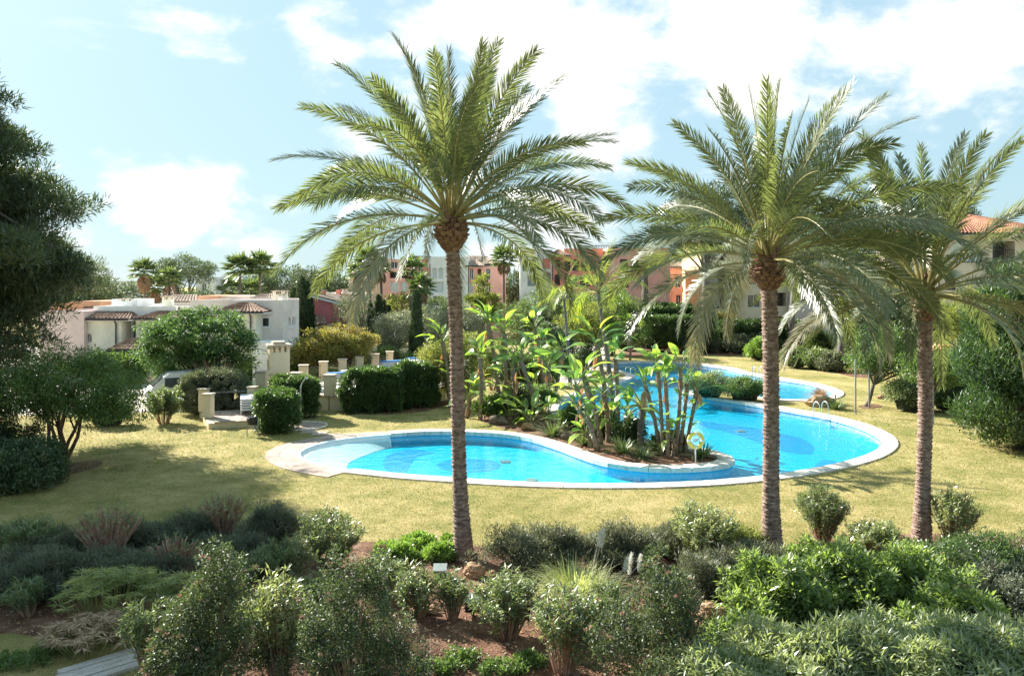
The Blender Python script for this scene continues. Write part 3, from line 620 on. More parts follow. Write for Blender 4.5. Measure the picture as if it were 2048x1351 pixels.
def date_palm(label, xy, H_, rad, top, fronds, seed, L=4.6, boot=.46, ll=.52, name='date_palm', nl=64, skip=()):
    r = np.random.RandomState(seed); root = empty(name, (xy[0], xy[1], -.03), label, 'palm tree')
    path = lambda t: (top[0] * t ** .75 + .08 * math.sin(t * 4 + seed) * t * (1 - t) * 2, top[1] * t)
    V, Q = palm_trunk(r, H_, rad, rad * 1.55, path)
    link('trunk', np_mesh('trunk', V, Q), M['palm_trunk'], root)
    c = path(1.0); cz = H_
    # the swollen head of cut leaf bases under the crown
    mb = MB()
    for row in range(9):
        z = cz - .55 + row * .105; f = math.sin(math.pi * min(1, (row + 1.2) / 9.5)); rr = rad * .8 + (boot - rad * .8) * f; nb = 14
        for q in range(nb):
            a = 2 * math.pi * (q + .5 * (row % 2)) / nb + r.uniform(-.08, .08); ca, sa = math.cos(a), math.sin(a); o = r.uniform(.02, .075)
            w_ = rr * math.pi / nb * .95; lean_ = r.uniform(.06, .12)
            i0 = (c[0] + ca * (rr - .12), c[1] + sa * (rr - .12), z - .06); tx, ty = -sa, ca
            p = lambda rad_, s_, zz: (c[0] + ca * rad_ + tx * s_, c[1] + sa * rad_ + ty * s_, zz)
            vs = [p(rr - .1, -w_, z - .08), p(rr - .1, w_, z - .08), p(rr + o, w_ * .8, z + lean_), p(rr + o, -w_ * .8, z + lean_), p(rr - .14, -w_ * .7, z + lean_ + .05), p(rr - .14, w_ * .7, z + lean_ + .05)]
            mb.add(vs, [(0, 1, 2, 3), (3, 2, 5, 4), (0, 3, 4), (1, 5, 2)])
    for q in range(40):                                 # stubs and fibre above the head
        a = r.uniform(0, 6.28); rr = r.uniform(.12, boot * .8); z = cz + .3
        mb.tube([(c[0] + math.cos(a) * rr * .8, c[1] + math.sin(a) * rr * .8, z - .2), (c[0] + math.cos(a) * rr * 1.1, c[1] + math.sin(a) * rr * 1.1, z + r.uniform(.1, .55))], [.035, .012], 4)
    mb.build('crown_head', M['palm_boot'], root, local=True)
    for (az, el, lf, dr, old) in fronds:
        b = (c[0] + math.cos(az) * .16, c[1] + math.sin(az) * .16, cz + .12 + .3 * max(0, math.sin(el)))
        V, Q, mb = frond(r, b, az, el, L * lf, dr, nl, ll, twist=r.normal(0, .12), sagl=.35 + (.5 if old else 0) + max(0, -el) * .3)
        fo = link('frond', np_mesh('frond', V, Q), M['palm_leaf_old' if old else 'palm_leaf'], root)
        mb.build('rachis', M['rachis'], fo, local=True)
    return root
def crown_plan(seed, n=48, el_hi=86, el_lo=-18, dr_hi=24, dr_lo=78, old=6, lfl=1.0):
    r = np.random.RandomState(seed); out = []
    for i in range(n):
        t = (i + .5) / n; az = i * 2.39996 + r.normal(0, .15)
        el = math.radians(el_hi + (el_lo - el_hi) * t ** .96 + r.normal(0, 4)); dr = math.radians(dr_hi + (dr_lo - dr_hi) * t ** .9 + r.normal(0, 7))
        out.append((az, el, (.87 + .15 * math.sin(math.pi * min(1, .05 + t * .7))) * r.uniform(.93, 1.06) * (1 + (lfl - 1) * t), dr, i >= n - old and r.uniform() < .6))
    return out

def fan_palm(label, xy, H_, crown_r, seed, skirt=1.0, group=None, trunk_r=.17, nleaf=26, lean=.3, mat='palm_green'):
    r = np.random.RandomState(seed); root = empty('fan_palm', (xy[0], xy[1], 0), label, 'palm tree', group)
    tx, ty = r.uniform(-lean, lean, 2)
    mb = MB(); pts = [(tx * (i / 6) ** 1.5, ty * (i / 6) ** 1.5, H_ * i / 6) for i in range(7)]
    mb.tube(pts, [trunk_r * 1.3] + [trunk_r * (1 - .25 * i / 6) for i in range(1, 7)], 8); mb.build('trunk', M['bark_grey'], root, local=True, smooth=True)
    c = np.array([tx, ty, H_]); parts = []; dead = []
    for i in range(nleaf):
        az = i * 2.4 + r.normal(0, .2); el = math.radians(80 - 105 * (i / nleaf) + r.normal(0, 7)); pl = crown_r * .5 * r.uniform(.85, 1.1)
        d = np.array([math.cos(el) * math.cos(az), math.cos(el) * math.sin(az), math.sin(el)]); e = c + d * pl
        s = np.array([-math.sin(az), math.cos(az), 0]); k = 15; a = np.linspace(-1.75, 1.75, k)
        D = d * np.cos(a)[:, None] + s * np.sin(a)[:, None] + np.array([0, 0, -.22]); 
        parts.append(blades(np.repeat(e[None], k, 0), D, crown_r * .55 * r.uniform(.8, 1.1, k), crown_r * .10, r, .1))
        parts.append(blades(c[None], d[None], np.array([pl * 1.05]), .06, r))
    V, Q = cat(parts); cr = link('crown', np_mesh('crown', V, Q), M[mat], root); cr['kind'] = 'stuff'
    if skirt:
        n = 260; a = r.uniform(0, 6.28, n); z = r.uniform(0, 1, n); rr = crown_r * (.12 + .16 * np.sin(np.pi * np.clip(1 - z, .1, 1)))
        P = np.stack([tx + np.cos(a) * rr, ty + np.sin(a) * rr, H_ - .1 - z * skirt], 1); D = np.stack([np.cos(a) * .35, np.sin(a) * .35, -np.ones(n)], 1) + rdir(r, n) * .25
        V, Q = blades(P, D, .55 * r.uniform(.6, 1.2, n), .13, r); sk = link('dead_skirt', np_mesh('dead_skirt', V, Q), M['fan_dead'], root); sk['kind'] = 'stuff'
    return root

def cypress(label, xy, H_, w, seed, group=None, n=3200, mat='cypress', point=1.0):
    r = np.random.RandomState(seed); root = empty('cypress', (xy[0], xy[1], 0), label, 'cypress tree', group)
    t = r.uniform(0, 1, n); a = r.uniform(0, 6.28, n); prof = np.clip(np.minimum(t * 7 + .35, 1) * (1 - t ** 2.4) ** .8 ** point, .02, 1)
    fl = 1 + .16 * np.sin(a * 5 + t * 9) + .1 * np.sin(t * 37 + a * 2); rr = w / 2 * prof * fl * r.uniform(.55, 1, n) ** .5
    P = np.stack([np.cos(a) * rr, np.sin(a) * rr, .15 + t * (H_ - .4)], 1); D = np.stack([np.cos(a) * .35, np.sin(a) * .35, np.ones(n)], 1) + rdir(r, n) * .3
    V, Q = blades(P, D, .42 * r.uniform(.6, 1.2, n) * min(1, H_ / 6), .13, r); cr = link('crown', np_mesh('crown', V, Q), M[mat], root); cr['kind'] = 'stuff'
    MB().tube([(0, 0, -.05), (0, 0, H_ * .5), (0, 0, H_ * .9)], [w * .12, w * .16, .02], 7).build('trunk', M['bark'], root, local=True)
    return root

def paddle_mesh(seed, L=1.25, W=.42, pet=.9, torn=.3, dry=False):
    """strelitzia leaf along +X from its petiole base: arched petiole and a folded paddle blade, sometimes torn; returns (blade, petiole) meshes"""
    r = np.random.RandomState(seed); V = []; Q = []
    px = lambda s: np.array([s * (1 - .10 * s), 0, -.13 * s * s + (-.28 * max(0, s - pet) ** 2)])
    k = 12; ts = np.linspace(0, 1, k + 1); prof = lambda t: math.sin(math.pi * min(1, .06 + t * .94) ** .8) ** .75
    for sg in (1, -1):
        t0 = 0
        while t0 < k:
            ln = k - t0 if r.uniform() > torn else r.randint(2, 5)
            t1 = min(k, t0 + ln); tw = r.normal(0, .16); rise = .32 + r.normal(0, .12) + (-.9 if dry else 0)
            b = len(V)
            for i in range(t0, t1 + 1):
                s = pet + ts[i] * L; c = px(s); w = W / 2 * prof(ts[i]); f = (i - t0) / max(1, t1 - t0)
                V.append(c); V.append(c + np.array([.10 * w, sg * w * .55 , w * (rise * .9 + tw * f)])); V.append(c + np.array([.16 * w, sg * w, w * (rise * .7 + tw * f * 1.6)]))
            for i in range(t1 - t0):
                q = b + i * 3
                for j in (0, 1): Q.append((q + j, q + 3 + j, q + 4 + j, q + 1 + j) if sg > 0 else (q + j, q + 1 + j, q + 4 + j, q + 3 + j))
            t0 = t1
    bl = np_mesh('leaf', np.array(V), np.array(Q), smooth=True)
    mb = MB(); mb.tube([tuple(px(s)) for s in np.linspace(-.05, pet + L * .92, 9)], list(np.linspace(.032, .006, 9)), 5)
    pm = bpy.data.meshes.new('petiole'); pm.from_pydata(mb.v, [], mb.f); pm.update()
    bl.materials.append(M['banana_dry' if dry else 'banana']); pm.materials.append(M['petiole'])
    return bl, pm
PAD = None
def paddle_set():
    global PAD
    PAD = [paddle_mesh(10 + i, L=.92 + .12 * (i % 3), W=.36 + .05 * (i % 2), pet=.6 + .14 * (i % 3), torn=(.05, .2, .45, .7)[i % 4]) for i in range(8)]
    PAD.append(paddle_mesh(40, 1.0, .34, .5, .6, dry=True)); PAD.append(paddle_mesh(41, .9, .3, .45, .7, dry=True))
def strelitzia(label, base_px, top_px, seed, nleaf=8, dry=2, size=1.0, rad=.085, name='strelitzia', group=None, Y=None):
    r = np.random.RandomState(seed); x, y = gp(*base_px)
    root = empty(name, (x, y, 0), label, 'strelitzia', group); Yt = y + r.uniform(-.5, .5)
    top = np.array([fx(top_px[0], Yt) - x, Yt - y, max(.25, fz(top_px[1], Yt) - .45 * size)])
    mb = MB(); k = max(5, int(top[2] / .16)); pts = []; rad_ = []
    for i in range(k + 1):
        t = i / k; w = math.sin(t * 3.1) * .06
        pts.append((top[0] * t ** 1.25 + w, top[1] * t, -.03 + (top[2] + .03) * t)); rad_.append(rad * (1.15 - .25 * t) * (1.12 if i % 2 else .94) * (1.35 if t > .8 else 1))
    mb.tube(pts, rad_, 7); mb.build('stem', M['banana_stem'], root, local=True)
    fan = r.uniform(0, 3.14)
    for i in range(nleaf):
        t = (i + .5) / nleaf; a = fan + (math.pi if i % 2 else 0) + r.normal(0, .55); el = math.radians(84 - 66 * t + r.normal(0, 6))
        bl, pm = PAD[r.randint(0, 8)]; s = size * r.uniform(.85, 1.12)
        o = link('leaf', bl, None, root, tuple(top + np.array([0, 0, -.1 * t])), (r.normal(0, .5), -el, a), (s, s, s)); link('petiole', pm, None, o)
    for i in range(3 if top[2] > 1.2 else 0):          # side shoots lower on the stem
        q = r.uniform(.25, .8); k2 = int(q * k); bl, pm = PAD[r.randint(0, 8)]; s = size * r.uniform(.6, .9)
        o = link('leaf', bl, None, root, pts[k2], (r.normal(0, .5), -math.radians(r.uniform(35, 75)), r.uniform(0, 6.28)), (s, s, s)); link('petiole', pm, None, o)
    for i in range(dry):
        a = r.uniform(0, 6.28); el = math.radians(-50 - r.uniform(0, 30)); bl, pm = PAD[8 + r.randint(0, 2)]; s = size * r.uniform(.6, .85)
        o = link('dry_leaf', bl, None, root, tuple(top * np.array([1, 1, 1 - r.uniform(0, .12)])), (r.normal(0, .6), -el, a), (s, s, s)); link('petiole', pm, None, o)
    return root
def spiky(name, label, cat_, xy, n, L, W, mat, seed, el=(20, 80), bend=.5, group=None, z0=0.0):
    """rosette or tussock of strap leaves, each bent over"""
    r = np.random.RandomState(seed); root = empty(name, (xy[0], xy[1], 0), label, cat_, group)
    a = r.uniform(0, 6.283, n); e = np.radians(r.uniform(el[0], el[1], n)); ln = L * r.uniform(.6, 1.1, n)[:, None]
    h = np.stack([np.cos(a), np.sin(a), np.zeros(n)], 1); D = h * np.cos(e)[:, None] + np.array([0, 0, 1]) * np.sin(e)[:, None]; S = np.stack([-np.sin(a), np.cos(a), np.zeros(n)], 1)
    b = h * r.uniform(0, .22, n)[:, None] * min(1, L) + np.array([0, 0, z0]); g = np.array([0, 0, -1.]); k = 4; rows = []
    for i in range(k + 1):
        t = i / k; w = W * (.75, 1, .9, .6, .06)[i] / 2; c = b + D * ln * t + (g * bend * .5 + h * bend * .25) * ln * t * t * r.uniform(.6, 1.4, n)[:, None]
        c[:, 2] = np.maximum(c[:, 2], .02); rows += [c + S * w, c - S * w]
    V = np.stack(rows, 1).reshape(-1, 3); q = np.arange(n)[:, None] * (2 * (k + 1)); Q = np.concatenate([q + np.array([2 * i, 2 * i + 1, 2 * i + 3, 2 * i + 2]) for i in range(k)])
    fo = link('foliage', np_mesh('foliage', V, Q), M[mat], root); fo['kind'] = 'stuff'
    return root
def boulder(name, label, xy, sx, sy, sz, seed, mat='rock', cat_='rock', group=None, z=0.0):
    r = np.random.RandomState(seed); import bmesh
    bm = bmesh.new(); bmesh.ops.create_icosphere(bm, subdivisions=3, radius=1.0); ph = r.uniform(0, 6.28, 9)
    for v in bm.verts:
        p = v.co; k = 1 + .2 * math.sin(p.x * 2.6 + ph[0]) * math.sin(p.y * 2.2 + ph[1]) + .14 * math.sin(p.z * 4 + ph[2] + p.x * 3) + .08 * math.sin(p.x * 8 + ph[3]) * math.sin(p.y * 9 + ph[4]) + .05 * math.sin(p.z * 15 + ph[5])
        v.co = Vector((p.x * k * sx / 2, p.y * k * sy / 2, p.z * k * sz / 2 + sz * .35))
    me = bpy.data.meshes.new(name); bm.to_mesh(me); bm.free()
    o = link(name, me, M[mat], None, (xy[0], xy[1], z)); return tag(o, label, cat_, group)
# ------------------------------------------------------------------ building helpers
def facade(root, P0, P1, z0, z1, ops, mat, fr='frame_white', top=None):
    """wall from P0 to P1 (outside on the right-hand side) with real openings (u0,u1,v0,v1,kind,arch); top: optional z at P1"""
    P0, P1 = Vector((*P0, 0)), Vector((*P1, 0)); e = (P1 - P0); W = e.length; e.normalize(); nrm = Vector((e.y, -e.x, 0))
    at3 = lambda u, v, d=0.0: P0 + e * u - nrm * d + Vector((0, 0, v))
    z1b = z1 if top is None else top
    outer = [(0, z0), (W, z0), (W, z1b), (0, z1)]; holes = []
    for (u0, u1, v0, v1, kind, arch) in ops:
        if arch:
            rr = (u1 - u0) / 2; v1s = max(v0 + .1, v1 - rr); h = [(u0, v0), (u1, v0)] + [(u0 + rr + rr * math.cos(a), v1s + (v1 - v1s) * math.sin(a)) for a in np.linspace(0, math.pi, 9)]
        else: h = [(u0, v0), (u1, v0), (u1, v1), (u0, v1)]
        holes.append(h)
    tr = tessellate_polygon([[Vector((*p, 0)) for p in outer]] + [[Vector((*p, 0)) for p in h] for h in holes])
    flat = outer + [p for h in holes for p in h]; vs = [at3(*p) for p in flat]; fs = []
    for a, b, c in tr:
        A, B, C = flat[a], flat[b], flat[c]; fs.append((a, b, c) if (B[0] - A[0]) * (C[1] - A[1]) - (B[1] - A[1]) * (C[0] - A[0]) > 0 else (a, c, b))
    mb = MB().add(vs, fs)
    for h, (u0, u1, v0, v1, kind, arch) in zip(holes, ops):
        dep = {'glass': .22, 'curtain': .22, 'loggia': 1.3, 'void': 1.5, 'panel': .06, 'lit': 1.4}[kind]; n = len(h)
        mb.add([at3(*p) for p in h] + [at3(*p, dep) for p in h], [((i + 1) % n, i, n + i, n + (i + 1) % n) for i in range(n)])
    w = mb.build('wall', M[mat], root)
    for h, (u0, u1, v0, v1, kind, arch) in zip(holes, ops):
        dep = {'glass': .2, 'curtain': .2, 'loggia': 1.28, 'void': 1.48, 'panel': .055, 'lit': 1.38}[kind]; n = len(h)
        pm = {'glass': 'glass', 'curtain': 'curtain', 'loggia': 'glass', 'void': mat, 'panel': 'w_rose' if mat == 'w_white' else 'w_peach', 'lit': 'w_ochre'}[kind]
        nm = 'wall_panel' if kind == 'panel' else 'window' if kind in ('glass', 'curtain') else 'loggia'
        o = MB().add([at3(*p, dep) for p in h], [tuple(range(n))]).build(nm, M[pm], root)
        if kind in ('glass', 'curtain'):
            fb = MB(); b = .07; mid = (u0 + u1) / 2; dd = dep - .06
            for (a0, a1, c0, c1) in ((u0, u0 + b, v0, v1), (u1 - b, u1, v0, v1), (mid - b / 2, mid + b / 2, v0, v1 - (.05 if arch else 0)), (u0 + b, mid - b / 2, v0, v0 + b), (mid + b / 2, u1 - b, v0, v0 + b)):
                q = [at3(a0, c0, dd), at3(a1, c0, dd), at3(a1, c1, dd), at3(a0, c1, dd)]; q2 = [v - nrm * .05 for v in q]
                fb.add(q + q2, [(0, 1, 2, 3), (0, 4, 5, 1), (1, 5, 6, 2), (2, 6, 7, 3), (3, 7, 4, 0)])
            fb.build('frame', M[fr], o)
        if kind in ('loggia', 'lit') and (v1 - v0) > 1.0:
            rb = MB(); k = max(3, int((u1 - u0) / .16))
            for i in range(k + 1):
                u = u0 + (u1 - u0) * i / k; p = at3(u, v0, .08); rb.box(p.x - .012, p.x + .012, p.y - .012, p.y + .012, v0, v0 + .95)
            a, b = at3(u0, v0 + .95, .08), at3(u1, v0 + .95, .08); rb.tube([a, b], .03, 4); rb.build('railing', M['iron'], o)
    return w
def block(root, D, px0, px1, pyt, back, ops, mat, zb=0.0, z1=None, fr='frame_white', parapet=.0, roofmat=None):
    """frontal block at depth D between two columns of the photo; openings given in photo pixels"""
    x0, x1 = fx(px0, D), fx(px1, D); zt = fz(pyt, D) if z1 is None else z1
    o2 = [(fx(a, D) - x0, fx(b, D) - x0, max(zb + .02, fz(d, D)), fz(c, D), k, ar) for (a, b, c, d, k, ar) in ops]
    facade(root, (x0, D), (x1, D), zb, zt, o2, mat, fr)
    mb = MB().add([(x0, D, zb), (x0, D + back, zb), (x1, D + back, zb), (x1, D, zb), (x0, D, zt), (x0, D + back, zt), (x1, D + back, zt), (x1, D, zt)],
                  [(0, 4, 5, 1), (1, 5, 6, 2), (2, 6, 7, 3)]); mb.build('wall', M[mat], root)
    z = zt - parapet; MB().add([(x0, D, z), (x1, D, z), (x1, D + back, z), (x0, D + back, z)], [(0, 1, 2, 3)]).build('roof_deck', M[roofmat or mat], root)
    return x0, x1, zt
def tiled(root, a, b, c, d, mat='tile', per=.28, name='roof', thick=.09):
    """roof slope of barrel tiles: a-b is the eave (left to right), d-c the ridge"""
    a, b, c, d = (Vector(p) for p in (a, b, c, d)); W = max((b - a).length, (c - d).length); n = max(3, int(W / per)); rows = max(2, int(((d - a).length + (c - b).length) / 2 / .45)); seg = 4
    nrm = (b - a).cross(d - a).normalized(); V = []; Q = []; m = n * seg
    for j in range(rows):
        for e in (0, 1):
            v = (j + e) / rows; lift = .04 * (1 - e)
            for i in range(m + 1):
                u = i / m; p = a.lerp(b, u).lerp(d.lerp(c, u), v); hgt = thick * abs(math.sin(math.pi * i / seg)) + lift
                V.append(tuple(p + nrm * hgt))
    for j in range(rows * 2 - 1):
        for i in range(m): q = j * (m + 1) + i; Q.append((q, q + 1, q + m + 2, q + m + 1))
    mb = MB().add(V, Q); mb.add([a, b, c, d], [(0, 1, 2, 3)])
    o = mb.build(name, M[mat], root)
    return o
def hip(root, D, px0, px1, py_e, py_r, dep, mat='tile', over=.35, inset=.5, rise=None):
    """shallow tiled roof over a frontal wing: eave at py_e, ridge py_r, closed back"""
    x0, x1 = fx(px0, D) - over, fx(px1, D) + over; ze = fz(py_e, D); zr = ze + (rise if rise else max(.5, fz(py_r, D + dep / 2) - ze)); y0, ym, y1 = D - over, D + dep / 2, D + dep + over; i = min((x1 - x0) / 2 * .98, dep * inset)
    tiled(root, (x0, y0, ze), (x1, y0, ze), (x1 - i, ym, zr), (x0 + i, ym, zr), mat)
    tiled(root, (x1, y0, ze), (x1, y1, ze), (x1 - i, ym, zr), (x1 - i, ym, zr), mat); tiled(root, (x0, y1, ze), (x0, y0, ze), (x0 + i, ym, zr), (x0 + i, ym, zr), mat)
    tiled(root, (x1, y1, ze), (x0, y1, ze), (x0 + i, ym, zr), (x1 - i, ym, zr), mat)
    MB().box(x0 + .03, x1 - .03, y0 + .03, y1 - .03, ze - .14, ze - .02).build('eave', M['frame_white'], root)
    mb = MB(); mb.tube([(x0, y0 - .05, ze - .03), (x1, y0 - .05, ze - .03)], .07, 6); mb.build('gutter', M['gutter'], root)
def pipe(root, D, px, py0, py1):
    x = fx(px, D); MB().tube([(x, D - .3, fz(py0, D)), (x, D - .1, fz(py0, D) - .3), (x, D - .1, max(0, fz(py1, D)))], .06, 6).build('downpipe', M['gutter'], root)
def chimney(root, px0, px1, pyt, pyb, D, mat, cap='stone_cap'):
    x0, x1 = fx(px0, D), fx(px1, D); zt, zb = fz(pyt, D), fz(pyb, D); w = x1 - x0; h = zt - zb; mb = MB()
    mb.box(x0, x1, D, D + w, zb, zt - h * .3)
    for sx, sy in ((0, 0), (1, 0), (0, 1), (1, 1)): mb.box(x0 + sx * w * .72, x0 + sx * w * .72 + w * .28, D + sy * w * .72, D + sy * w * .72 + w * .28, zt - h * .3, zt - h * .1)
    c = mb.build('chimney', M[mat], root); MB().box(x0 - .1, x1 + .1, D - .1, D + w + .1, zt - h * .1, zt).build('chimney_cap', M[cap], c)

def build_houses():
    # pale cream house with dark tiled wings
    D = 62; R = empty('house', (fx(260, D), D, 0), 'cream two-storey house with brown tiled wings and arched windows', 'house')
    block(R, D, 187, 352, 612, 9, [], 'w_white', parapet=.15)
    block(R, D - 1.5, 168, 243, 638, 1.5, [(172, 183, 667, 685, 'glass', True)], 'w_cream'); hip(R, D - 1.5, 168, 252, 638, 623, 3.6, inset=.2, rise=.55)
    block(R, D - 1.2, 272, 366, 638, 1.2, [(277, 285, 649, 666, 'glass', True), (295, 305, 649, 666, 'glass', True)], 'w_cream'); hip(R, D - 1.2, 281, 362, 637, 617, 4.2, inset=.5, rise=.75)
    pipe(R, D - 1.5, 233, 640, 690); pipe(R, D, 270, 633, 680)
    hip(R, D - 4.2, 228, 292, 699, 680, 3, rise=.7, inset=.3); block(R, D - 3.9, 232, 288, 703, 2.6, [], 'w_cream')
    chimney(R, 238, 256, 597, 613, D + 1, 'w_white'); chimney(R, 324, 341, 592, 613, D + 1, 'w_cream'); block(R, D + 2, 223, 275, 598, 3, [(257, 264, 600, 612, 'glass', False)], 'w_white', zb=fz(613, D + 2))
    R = empty('house', (fx(125, 60), 60, 0), 'windowless pink-grey block beside the cream house', 'house'); block(R, 60, 80, 168, 622, 8, [], 'w_pinkgrey', parapet=.15)
    D = 74; R = empty('house', (fx(150, D), D, 0), 'orange house with flat parapet behind the pink-grey block', 'house')
    block(R, D, 124, 200, 603, 8, [], 'w_orange'); chimney(R, 104, 117, 601, 622, D - 2, 'w_orange'); tiled(R, (fx(158, D - 1), D - 1, fz(622, D - 1)), (fx(190, D - 1), D - 1, fz(622, D - 1)), (fx(188, D), D + .5, fz(612, D)), (fx(166, D), D + .5, fz(612, D))); block(R, D + .05, 100, 126, 612, 7, [], 'w_orange')
    # beige house with the white-framed windows
    D = 58; R = empty('house', (fx(510, D), D, 0), 'beige corner house with white framed window and twin arches', 'house')
    x0, x1 = fx(380, D), fx(565, D); z1 = fz(600, D); c2 = (fx(598, 61), 61.0)
    u = lambda px: fx(px, D) - x0
    facade(R, (x0, D), (x1, D), 0, z1, [(u(522), u(538), fz(652, D), fz(636, D), 'glass', False)], 'w_beige', 'frame_dark')
    facade(R, (x1, D), c2, 0, z1, [(.95, 1.5, fz(652, 59), fz(634, 59), 'glass', True), (1.75, 2.3, fz(652, 59), fz(634, 59), 'glass', True)], 'w_beige')
    xb = fx(597, D + 9); MB().add([(x0, D, 0), (x0, D + 9, 0), (xb, D + 9, 0), (c2[0], c2[1], 0), (x0, D, z1), (x0, D + 9, z1), (xb, D + 9, z1), (c2[0], c2[1], z1)], [(0, 4, 5, 1), (1, 5, 6, 2), (2, 6, 7, 3)]).build('wall', M['w_beige'], R)
    MB().add([(x0, D, z1 - .15), (x1, D, z1 - .15), (c2[0], c2[1], z1 - .15), (xb, D + 9, z1 - .15), (x0, D + 9, z1 - .15)], [(0, 1, 2, 3, 4)]).build('roof_deck', M['w_beige'], R)
    s = MB(); a, b, c, d = fx(518, D), fx(542.5, D), fz(656, D), fz(632, D); i0, i1, j0, j1 = fx(522, D), fx(538, D), fz(652, D), fz(636, D)
    for q in ((a, i0, c, d), (i1, b, c, d), (i0, i1, c, j0), (i0, i1, j1, d)): s.box(q[0], q[1], D - .07, D + .01, q[2], q[3])
    s.build('window_surround', M['frame_white'], R)
    ev = Vector((c2[0] - x1, c2[1] - D, 0)).normalized(); nv = Vector((ev.y, -ev.x, 0)); s = MB()
    for (u0, u1, v0, v1) in ((.72, .9, 632.5, 655), (2.35, 2.52, 632.5, 655), (.9, 2.35, 653.2, 656)):
        p0 = Vector((x1, D, 0)) + ev * u0; p1 = Vector((x1, D, 0)) + ev * u1; q = [p0, p1]
        zz0, zz1 = fz(v1, 59), fz(v0, 59); vs = [p0 + Vector((0, 0, zz0)), p1 + Vector((0, 0, zz0)), p1 + Vector((0, 0, zz1)), p0 + Vector((0, 0, zz1))]; s.add(vs + [v + nv * .06 for v in vs], [(4, 5, 6, 7), (0, 4, 7, 3), (1, 2, 6, 5), (3, 7, 6, 2), (0, 1, 5, 4)])
    s.build('window_surround', M['frame_white'], R)
    block(R, D - 1.6, 430, 512, 624, 1.6, [], 'w_cream'); hip(R, D - 1.6, 437, 520, 624, 611, 3.0, rise=.6, inset=.5); pipe(R, D - 1.6, 502, 626, 700); pipe(R, D, 514, 624, 700)
    chimney(R, 545, 569, 581, 601, D + 2, 'w_cream'); chimney(R, 556, 566, 587, 603, D + .4, 'w_white')
    block(R, D - 3, 505, 556, 684, 2.4, [], 'w_white')
    D = 67; R = empty('house', (fx(440, D), D, 0), 'low peach house with orange stone end behind the beige house', 'house')
    block(R, D, 396, 437, 591, 6, [(404, 430, 606, 622, 'glass', False)], 'w_orange'); block(R, D + .5, 437, 500, 592, 6, [], 'w_peach'); tiled(R, (fx(330, D + 2), D + 2, fz(604, D + 2)), (fx(396, D + 2), D + 2, fz(604, D + 2)), (fx(396, D + 4), D + 4, fz(590, D + 4)), (fx(345, D + 4), D + 4, fz(590, D + 4)), 'tile_pale'); block(R, D + 2.2, 335, 396, 604, 5, [], 'w_cream')
    tiled(R, (fx(495, D + 1), D + 1, fz(600, D + 1)), (fx(548, D + 1), D + 1, fz(600, D + 1)), (fx(545, D + 3), D + 3, fz(588, D + 3)), (fx(520, D + 3), D + 3, fz(588, D + 3)), 'tile_pale')
    # crimson house with sloping roof edge
    D = 73; R = empty('house', (fx(650, D), D, 0), 'crimson house with a sloping tiled roof edge', 'house')
    x0, x1 = fx(590, D), fx(676, D); zl, zr = fz(586, D), fz(608, D)
    facade(R, (x0, D), (x1, D), 0, zl, [], 'w_red', top=zr)
    MB().add([(x1, D, 0), (x1, D + 8, 0), (x1, D + 8, zr), (x1, D, zr)], [(0, 1, 2, 3)]).build('wall', M['w_red'], R)
    MB().add([(x0, D - .2, zl), (x1 + .4, D - .2, zr - .1), (x1 + .4, D - .2, zr + .12), (x0, D - .2, zl + .22), (x0, D + 8, zl), (x1 + .4, D + 8, zr - .1), (x1 + .4, D + 8, zr + .12), (x0, D + 8, zl + .22)], [(0, 1, 2, 3), (3, 2, 6, 7), (1, 5, 6, 2), (0, 4, 5, 1)]).build('roof_edge', M['frame_white'], R)
    tiled(R, (x1 + .5, D - .3, zr + .14), (x1 + .5, D + 8, zr + .14), (x0, D + 8, zl + .25), (x0, D - .3, zl + .25), 'tile_pale')
    tiled(R, (fx(612, D - 2.5), D - 2.5, fz(649, D - 2.5)), (fx(656, D - 2.5), D - 2.5, fz(649, D - 2.5)), (fx(648, D), D - .02, fz(630, D)), (fx(618, D), D - .02, fz(630, D)), 'tile'); block(R, D - 2.3, 614, 654, 650, 2.2, [], 'w_tan'); chimney(R, 630, 648, 580, 594, D + 2, 'w_orange'); pipe(R, D, 682, 610, 660)
    D = 82; R = empty('house', (fx(690, D), D, 0), 'tan rendered house with white parapet beside the crimson house', 'house')
    block(R, D, 680, 724, 587, 8, [], 'w_tan'); block(R, D + 1, 655, 684, 585, 6, [], 'w_white'); block(R, D - .6, 672, 680, 579, .6, [], 'w_rose'); chimney(R, 684, 694, 578, 590, D + 2, 'w_peach')
    D = 118; R = empty('villa', (fx(260, D), D, 0), 'white flat-roofed villa behind the fan palms, far left', 'house')
    block(R, D, 222, 300, 562, 9, [(300 - 20, 296, 566, 584, 'glass', False)], 'w_white'); block(R, D - 3, 283, 330, 588, 6, [(308, 324, 593, 604, 'glass', False)], 'w_white')
    R = empty('villa', (fx(435, D), D, 0), 'white modern villa between the umbrella pine and tall fan palms', 'house')
    block(R, D, 392, 432, 555, 9, [(403, 412, 567, 582, 'glass', False)], 'w_white'); block(R, D + 2, 432, 480, 552, 9, [(438, 452, 564, 590, 'void', False)], 'w_white'); block(R, D + 1, 470, 580, 572, 6, [(500, 515, 577, 590, 'glass', False)], 'w_white')

